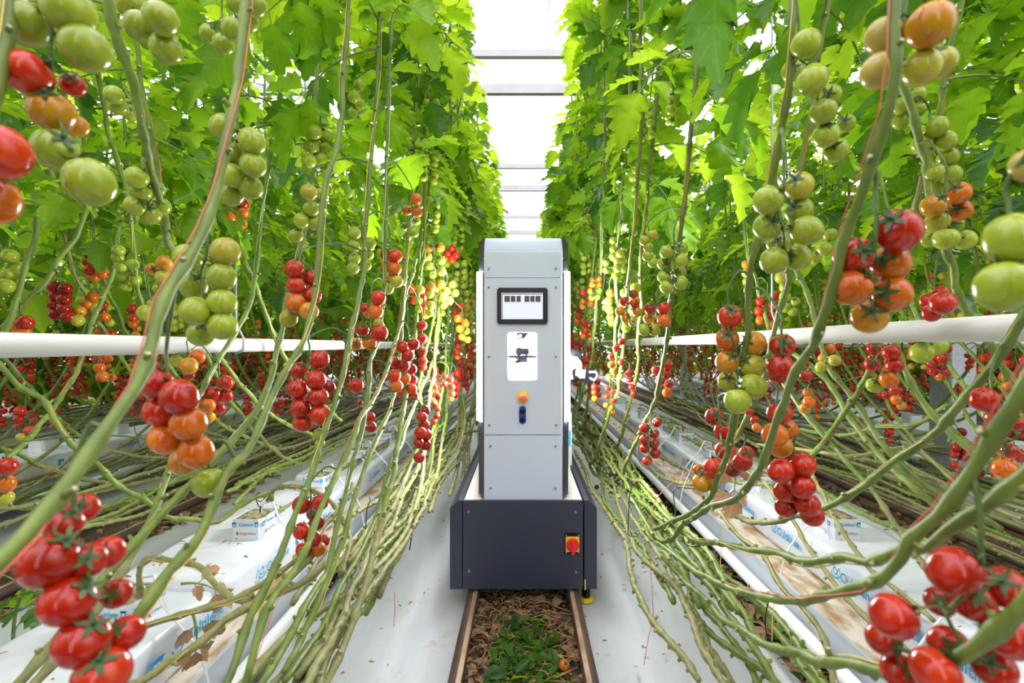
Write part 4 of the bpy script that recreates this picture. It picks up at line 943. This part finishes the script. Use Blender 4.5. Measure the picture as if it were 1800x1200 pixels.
# ---- the rest of the rows
cnt = {}
GRP = {}
def row(x, lean, y0, y1, step, aisle, near_y, name, n_leaf, lib, seed, tr_from=0, shared=None):
    rnd = random.Random(seed); y = y0; i = 0
    while y < y1:
        y += step * rnd.uniform(.8, 1.2); i += 1
        xx = x + rnd.uniform(-.05, .05)
        if any(abs(r.location.x - xx) < .3 and abs(r.location.y - y) < .1 for r, _ in PLANTS): continue
        lod = 0 if y < near_y else 1; vi = rnd.randrange(7); me, out = STEM_VAR[lean, lod, vi]
        far = y > near_y
        lab = f'tomato plant in the {shared or name}'
        zo = -.17 if abs(x) > 2.5 else 0
        root = thing('tomato_plant', lab, 'plant', (xx, y, zo), name)
        link('stem', me, root); off = V((xx, y, zo)); wp = [p + off for p in out]; PLANTS.append((root, wp))
        if not far and rnd.random() < .8: twine(root, wp, rnd, rnd.choice(('twy', 'twr', 'tww')))
        add_leaves(root, wp, 1.66 if abs(x) < 1 else 1.5, 3.38, n_leaf, rnd, lib, (0 if aisle > 0 else PI) if aisle else None)
        z = rnd.uniform(.88, 1.05) if abs(x) < 1 else rnd.uniform(.72, .9)
        while z < 2.25:
            s = rnd.choice(('red', 'red', 'ripe')) if z < 1.06 else rnd.choice(('red', 'ripe', 'turn', 'turn')) if z < 1.22 else rnd.choice(('turn', 'blush', 'mixg', 'green')) if z < 1.5 else 'green'
            p = min((q for q in wp if q.z > .6), key=lambda q: abs(q.z - z)); az = (0 if aisle > 0 else PI) + rnd.uniform(-1.3, 1.3)
            c = p + V((.05 * math.cos(az), .05 * math.sin(az), -.1))
            if y > tr_from and all((h - c).length > .15 for h in HERO_POS):
                truss_at(root, p, az, s, rnd.randrange(5), not far, rnd, rnd.uniform(.9, 1.08) * (.82 if z > 1.75 else 1))
            z += rnd.uniform(.18, .26)
row(-.47, 1, 1.55, 13.5, .27, 1, 4.2, 'row directly left of the robot', 19, LEAF, 1, 1.5)
row(.47, -1, 2.0, 13.5, .27, -1, 4.4, 'row directly right of the robot', 19, LEAF, 2, 1.5)
row(-1.9, -1, .5, 9.5, .27, -1, 3.0, 'far side of the left row', 18, LEAF, 3)
row(2.02, 1, .3, 9.5, .27, 1, 3.0, 'far side of the right row', 18, LEAF, 4)
row(-2.92, 1, 1.0, 10.5, .33, 1, 2.0, 'second row on the left', 14, LEAFLO, 5, 0, 'second row on the left, beyond the next aisle')
row(3.1, -1, 1.0, 10.5, .33, -1, 2.0, 'second row on the right', 14, LEAFLO, 6, 0, 'second row on the right, beyond the next aisle')
row(-4.1, -1, 2.2, 11, .40, -1, 0, 'back of the second left row', 9, LEAFLO, 7, 0, 'back of the second row on the left')
row(4.35, 1, 2.2, 11, .40, 1, 0, 'back of the second right row', 9, LEAFLO, 8, 0, 'back of the second row on the right')

# labels: the place of each plant counted along its own row
for px_, nm, y0 in ((-.47, 'row directly left of the robot', 2.0), (.47, 'row directly right of the robot', 2.0), (-1.9, 'far side of the left row', 0), (2.02, 'far side of the right row', 0), (-2.92, 'second row on the left', 0), (3.1, 'second row on the right', 0), (-4.1, 'back of the second left row', 0), (4.35, 'back of the second right row', 0)):
    mem = sorted((r for r, _ in PLANTS if abs(r.location.x - px_) < .4 and r.location.y > y0), key=lambda r: r.location.y)
    for i, r in enumerate(mem):
        if r.get('group') != nm: continue
        r['label'] = (f'tomato plant in the {nm}, {ORD[i]} stem behind its front panel' if y0 else f'tomato plant in the {nm}, {ORD[i]} stem from the camera end') if i < 29 else f'tomato plant in the {nm}, near its far end'
    for i, r in enumerate(r for r in mem if r.get('group') == nm): pass
for r, _ in PLANTS:
    if r.get('group') == 'row directly left of the robot' and r.location.y <= 2.0: r['label'] = f'tomato plant left of the robot, standing {2.0 - r.location.y:.1f} m before its front panel'
# old stems lying in the bundles, past what the standing plants bring along
def bundle(x, y0, y1, n, label, seed, zc=.42):
    rnd = random.Random(seed); t = MB()
    root = thing('stem_bundle', label, 'stem bundle', (x, 0, 0))
    for i in range(n):
        ya = rnd.uniform(y0, y1 - 2.2); ln = rnd.uniform(1.8, 3.2); xo = rnd.uniform(-.13, .13); zo = zc + rnd.uniform(-.09, .07)
        path = [V((xo + rnd.uniform(-.035, .035), ya + ln * k / 6, zo + rnd.uniform(-.03, .03))) for k in range(7)]
        b, _ = stem_geo(path, .0080, .0072, rnd, node=.05, hi=ya < 5, k=6); b.build('old_stem', ['stemold', 'stem', 'scar'] if rnd.random() < .6 else ['stem', 'stem', 'scar'], root)
bundle(-.50, .1, 6.5, 15, 'bundle of leafless old tomato stems lying left of the robot', 11, .42)
bundle(.50, .1, 5.5, 30, 'bundle of leafless old tomato stems lying right of the robot', 12, .42)
bundle(-1.85, .8, 7, 14, 'bundle of old stems along the far side of left slabs', 13, .36)
bundle(2.0, .8, 7, 14, 'bundle of old stems along the far side of right slabs', 14, .36)
bundle(-2.95, 1.5, 8, 12, 'bundle of old stems in front of the second left gutter', 15, .17)
bundle(3.1, 1.5, 8, 12, 'bundle of old stems in front of the second right gutter', 16, .17)
bundle(-4.9, 3.5, 10, 24, 'bundle of old stems in front of the third left gutter', 19, .40)
bundle(5.3, 3.5, 10, 24, 'bundle of old stems in front of the third right gutter', 20, .40)
bundle(-1.13, 1.0, 7, 10, 'olive old stems lying on top of the left slabs', 17, .44)
bundle(1.33, 1.5, 7, 10, 'olive old stems lying on top of the right slabs', 18, .44)
# wire hooks and loose twine
def wire(pts, label, r=.0022, m='wire', name='stem_hook', cat='hook', grp=None):
    b = MB(); b.tube(crom(pts, .012), r, 0, 5); tag(b.build(name, m), label, cat, grp)
wire([P(1107, 846, 1.75), P(1111, 856, 1.75), P(1107, 866, 1.75), P(1105, 900, 1.74), P(1104, 938, 1.74), P(1108, 942, 1.74), P(1120, 942, 1.74), P(1124, 934, 1.74)], 'dark wire hook holding the right stem bundle beside the trolley')
wire([P(1187, 940, 1.72), P(1187, 900, 1.72), P(1184, 872, 1.72), P(1187, 858, 1.72), P(1200, 857, 1.74), P(1222, 859, 1.8)], 'bent dark wire hook standing at the front of right gutter')
wire([P(1122, 798, 2.6), P(1124, 775, 2.6), P(1120, 765, 2.6), P(1130, 762, 2.6)], 'small dark wire hook farther down the right gutter')
wire([P(1139, 826, 2.3), P(1123, 810, 2.3), P(1120, 790, 2.32), P(1128, 783, 2.35)], 'slanting dark wire hook on the right gutter edge')
wire([P(730, 884, 1.75), P(735, 890, 1.75), P(731, 896, 1.75), P(729, 912, 1.75), P(724, 940, 1.74), P(720, 966, 1.74)], 'dark wire hook in the left stem bundle beside the trolley')
wire([P(650, 873, 1.75), P(651, 880, 1.75), P(645, 895, 1.75), P(643, 930, 1.75)], 'short dark wire hook at left slab edge')
wire([P(448, 871, 1.86), P(455, 866, 1.86), P(462, 868, 1.86), P(464, 877, 1.86), P(458, 882, 1.86), P(450, 878, 1.86), P(455, 890, 1.86)], 'black ring clip on the stem of the second left block', .0018, 'black', 'stem_clip', 'clip')
wire([P(236, 750, 3.95), P(246, 790, 3.95), P(247, 800, 3.95), P(242, 807, 3.95), P(250, 802, 3.95), P(250, 815, 3.95), P(238, 820, 3.95)], 'grey wire hanger at the second left gutter', .003)
wire([P(1583, 752, 2.9), P(1580, 775, 2.9), P(1588, 783, 2.9), P(1582, 795, 2.9), P(1585, 810, 2.9)], 'grey wire hanger in front of right slabs', .003)
wire([P(1218, 822, 1.55), P(1180, 850, 1.5), P(1152, 880, 1.45), P(1143, 920, 1.42), P(1142, 960, 1.42), P(1144, 1010, 1.42), P(1148, 1080, 1.42), P(1140, 1120, 1.42), P(1132, 1168, 1.42)], 'long loose red twine dangling over the right ground sheet', .0011, 'twr', 'loose_twine', 'twine')
wire([P(1219, 812, 1.55), P(1212, 830, 1.55), P(1200, 860, 1.52), P(1195, 890, 1.5)], 'loose white twine beside the red twine on the right', .0011, 'tww', 'loose_twine', 'twine')
wire([P(1265, 925, 1.4), P(1268, 960, 1.4), P(1266, 1000, 1.38), P(1270, 1060, 1.36)], 'loose yellow twine hanging at right gutter', .0011, 'twy', 'loose_twine', 'twine')
wire([P(1362, 1050, 1.1), P(1358, 1080, 1.1), P(1357, 1120, 1.1), P(1357, 1190, 1.1)], 'loose yellow twine over the right sheet fold', .0011, 'twy', 'loose_twine', 'twine')
wire([P(693, 1040, 1.35), P(694, 1070, 1.35), P(692, 1100, 1.35)], 'short red twine end hanging left of the trolley', .0011, 'twr', 'loose_twine', 'twine')
wire([P(1200, 935, 1.45), P(1204, 955, 1.45), P(1222, 961, 1.42), P(1238, 955, 1.42)], 'dark drip wire loop on the right ground sheet', .0014, 'black', 'loose_wire', 'wire')
wire([P(1352, 1050, 1.1), P(1345, 1090, 1.1), P(1352, 1125, 1.1), P(1375, 1133, 1.1)], 'black thin tube loop at right drain tube', .0014, 'black', 'loose_wire', 'wire')

# litter between the rails and on the sheets; fallen fruit
def litter(name, label, boxes, n, mats, seed, ln=(.03, .09), z=.0, stems=0):
    rnd = random.Random(seed); b = MB()
    for i in range(n):
        x0, x1, y0, y1 = rnd.choice(boxes); x = rnd.uniform(x0, x1); y = y0 + (y1 - y0) * rnd.random() ** 1.3
        a = rnd.uniform(0, 2 * PI); dv = V((math.cos(a), math.sin(a), rnd.uniform(-.2, .5))).normalized()
        k = len(b.v); m = rnd.choices(range(len(mats)), [mats[q][1] for q in range(len(mats))])[0]
        if rnd.random() < stems:
            L = rnd.uniform(.04, .12); p = V((x * .8 if abs(x) < .3 else x, y, z + .012 + rnd.uniform(0, .02))); b.tube([p, p + V((math.cos(a) * L * .5, math.sin(a) * L * .5, .01)), p + V((math.cos(a + .3) * L, math.sin(a + .3) * L, 0))], .0022, m, 4)
            for q in range(k, len(b.v)): b.uv[q] = (0, 0)
        else:
            L = rnd.uniform(*ln); leaflet(b, V((x, y, z + rnd.uniform(.002, .03))), dv, V((rnd.uniform(-.5, .5), rnd.uniform(-.5, .5), 1)).normalized(), L, L * rnd.uniform(.2, .36), rnd, 4, m)
    tag(b.build(name, [q[0] for q in mats]), label, 'litter', None, 'stuff')
litter('leaf_litter', 'brown dried leaves and stalks between the rails', [(-.19, .19, .9, 2.4)], 2300, [('dry', 4), ('soil', 1.6), ('stemold', .5)], 21, (.015, .055), stems=.4)
litter('leaf_litter', 'fresh green leaf cuttings between the rails', [(-.11, .13, 1.3, 1.75), (-.07, .1, 1.3, 1.9), (-.17, -.1, 1.3, 1.5)], 560, [('leaf3', 2), ('leaf', 3)], 22, (.025, .07), .018)
litter('leaf_litter', 'dry leaves and cuttings in the next aisle on the left', [(-2.6, -2.22, 1.0, 6), (-2.2, -2.06, 1.2, 5)], 900, [('dry', 4), ('leaf3', 1)], 23, stems=.3)
litter('leaf_litter', 'dry leaves and cuttings in the next aisle on the right', [(2.42, 2.8, 1.0, 6), (2.24, 2.4, 1.2, 5)], 900, [('dry', 4), ('leaf3', 1)], 24, stems=.3)
litter('leaf_litter', 'brown litter in the gap beside the left gutter', [(-1.0, -.87, .6, 5)], 500, [('dry', 4), ('leaf3', 1)], 25, stems=.3)
litter('leaf_litter', 'brown litter in the gap beside the right gutter', [(.90, 1.05, .6, 5)], 500, [('dry', 4), ('leaf3', 1)], 26, stems=.3)
litter('leaf_crumbs', 'crumbs of dead leaf scattered on the ground sheets', [(-.8, -.24, 1.0, 4), (.24, .8, 1.0, 4)], 130, [('dry', 4), ('leaf3', .5)], 27, (.006, .024), .016)
litter('leaf_crumbs', 'crumbs of dead leaf on top of the left slabs', [(-1.3, -.96, 1.0, 4)], 110, [('dry', 4), ('leaf3', .5)], 28, (.006, .022), .352)
litter('leaf_crumbs', 'crumbs of dead leaf on top of the right slabs', [(1.14, 1.48, 1.0, 4)], 110, [('dry', 4), ('leaf3', .5)], 29, (.006, .022), .352)
for x, y, z, c, lb in ((P(1049, 850, 3.62).x, 3.62, .035, 'R', 'small red tomato fallen on the right ground sheet'), (.135, 1.60, .04, 'O', 'orange tomato lying in the litter between the rails'), (-1.30, 1.98, .37, 'R', 'red fallen tomato behind left slab'), (2.1, 2.45, .02, 'R', 'red fallen tomato in the next aisle on the right')):
    o = link('fallen_tomato', tmesh(c, 0, True, True), None, (x, y, z), (.6, .4, 0), .036); tag(o, lb, 'tomato')
t = thing('green_shoot', 'leafy green shoot growing by the rail at the lower left edge', 'shoot', (-1.66, 1.55, 0))
b = MB(); b.tube(crom([(0, 0, 0), (.02, 0, .1), (.0, .03, .22), (.05, .02, .34)]), .005); b.build('stem', 'stem', t)
for i, z in enumerate((.12, .18, .24, .28, .33, .34)): link('leaf', LEAF[i], t, (.02, .01, z), (.2, -.3, i * 1.9), .55)
DRY = leaf_mesh(88, 2, .12, .06, 6, 'dry')
for p, e, lb in ((P(318, 1026, 1.31), (.5, .2, .4), 'dry brown leaf curled on the nearest left rockwool block'), (P(338, 1075, 1.2), (.3, 1.2, -.4), 'dry brown leaf hanging over the front of left slab'), (P(1290, 805, 1.3), (.2, 1.4, 1), 'withered brown leaf hanging on the red truss right of the robot'), (P(1046, 330, 3.0), (.1, 1.5, 0), 'long withered brown strip hanging right of the sky gap')):
    tag(link('dry_leaf', DRY, None, p, e, .9), lb, 'dead leaf')
o = link('yellow_leaf', leaf_mesh(77, 2, .2, .07, 8, 'yellowleaf'), None, P(1003, 395, 2.9), (.2, 1.3, .3), 1.0); tag(o, 'bright yellow withered leaf hanging right of the robot top', 'leaf')
# everything beyond the second rows
def hedge(name, label, boxes, n, seed):
    rnd = np.random.default_rng(seed); r2 = random.Random(seed); parts = []
    for i in range(3):
        b = MB(); leaflet(b, V(), V((1, 0, 0)), V((0, 0, 1)), 1, .36, random.Random(i), 4); parts.append((np.array([tuple(p) for p in b.v]), np.array(b.f)))
    tom = tomato_mesh(1, False, False); tv = np.array([tuple(p) for p in tom.v]); 
    vs, fs, ms, o = [], [], [], 0
    for i in range(n):
        x0, x1, y0, y1 = boxes[i % len(boxes)]; x, y = rnd.uniform(x0, x1), rnd.uniform(y0, y1)
        z = rnd.uniform(.45, 3.3) if rnd.random() < .75 else rnd.uniform(.4, 1.8)
        if z < 1.5 and rnd.random() < .35:
            c = 1 if z < 1.15 else 2
            for k in range(7):
                p = np.array((x + rnd.uniform(-.04, .04), y + rnd.uniform(-.04, .04), z - .028 * k)); vs.append(tv * .042 + p); fs += [tuple(q + o for q in f) for f in tom.f]; ms += [3 if c == 1 and k < 5 else 4 if c == 1 else 5] * len(tom.f); o += len(tv)
            continue
        pv, pf = parts[i % 3]; m = np.array(Euler(tuple(rnd.uniform(-.9, .9, 2)) + (rnd.uniform(0, 6.28),)).to_matrix())
        vs.append(pv * rnd.uniform(.15, .25) @ m.T + np.array((x, y, z))); fs += [tuple(int(q) + o for q in f) for f in pf]; ms += [i % 3] * len(pf); o += len(pv)
    me = bpy.data.meshes.new(name); me.from_pydata(np.concatenate(vs).tolist(), [], fs)
    for q in ('leaf', 'leaf2', 'leaf3', 'tR', 'tO', 'tG'): me.materials.append(M[q])
    me.polygons.foreach_set('material_index', ms); me.polygons.foreach_set('use_smooth', [True] * len(fs)); me.uv_layers.new(name='UVMap')
    tag(link(name, me), label, 'foliage', None, 'stuff')
hedge('foliage', 'dense tomato foliage of the rows far to the left', [(-6.2, -4.9, 2, 13)], 9000, 31)
hedge('foliage', 'dense tomato foliage of the rows far to the right', [(5.2, 6.4, 2, 13)], 9000, 32)
hedge('foliage', 'dense tomato foliage closing the rows at the far end', [(-5.5, -.5, 11.5, 14), (.5, 5.5, 11.5, 14)], 7000, 33)

hedge('foliage', 'unseen light-blocking tomato foliage of the rows behind the viewpoint on the left', [(-2.1, -.5, -6, -.9)], 2600, 41)  # unseen rows behind the camera, added to cut the flat light from there
hedge('foliage', 'unseen light-blocking tomato foliage of the rows behind the viewpoint on the right', [(.5, 2.1, -6, -.9)], 2600, 42)
hedge('foliage', 'unseen light-blocking tomato foliage of the outer rows behind the viewpoint', [(-5, -2.9, -6, 1.5), (2.9, 5, -6, 1.5)], 5000, 43)
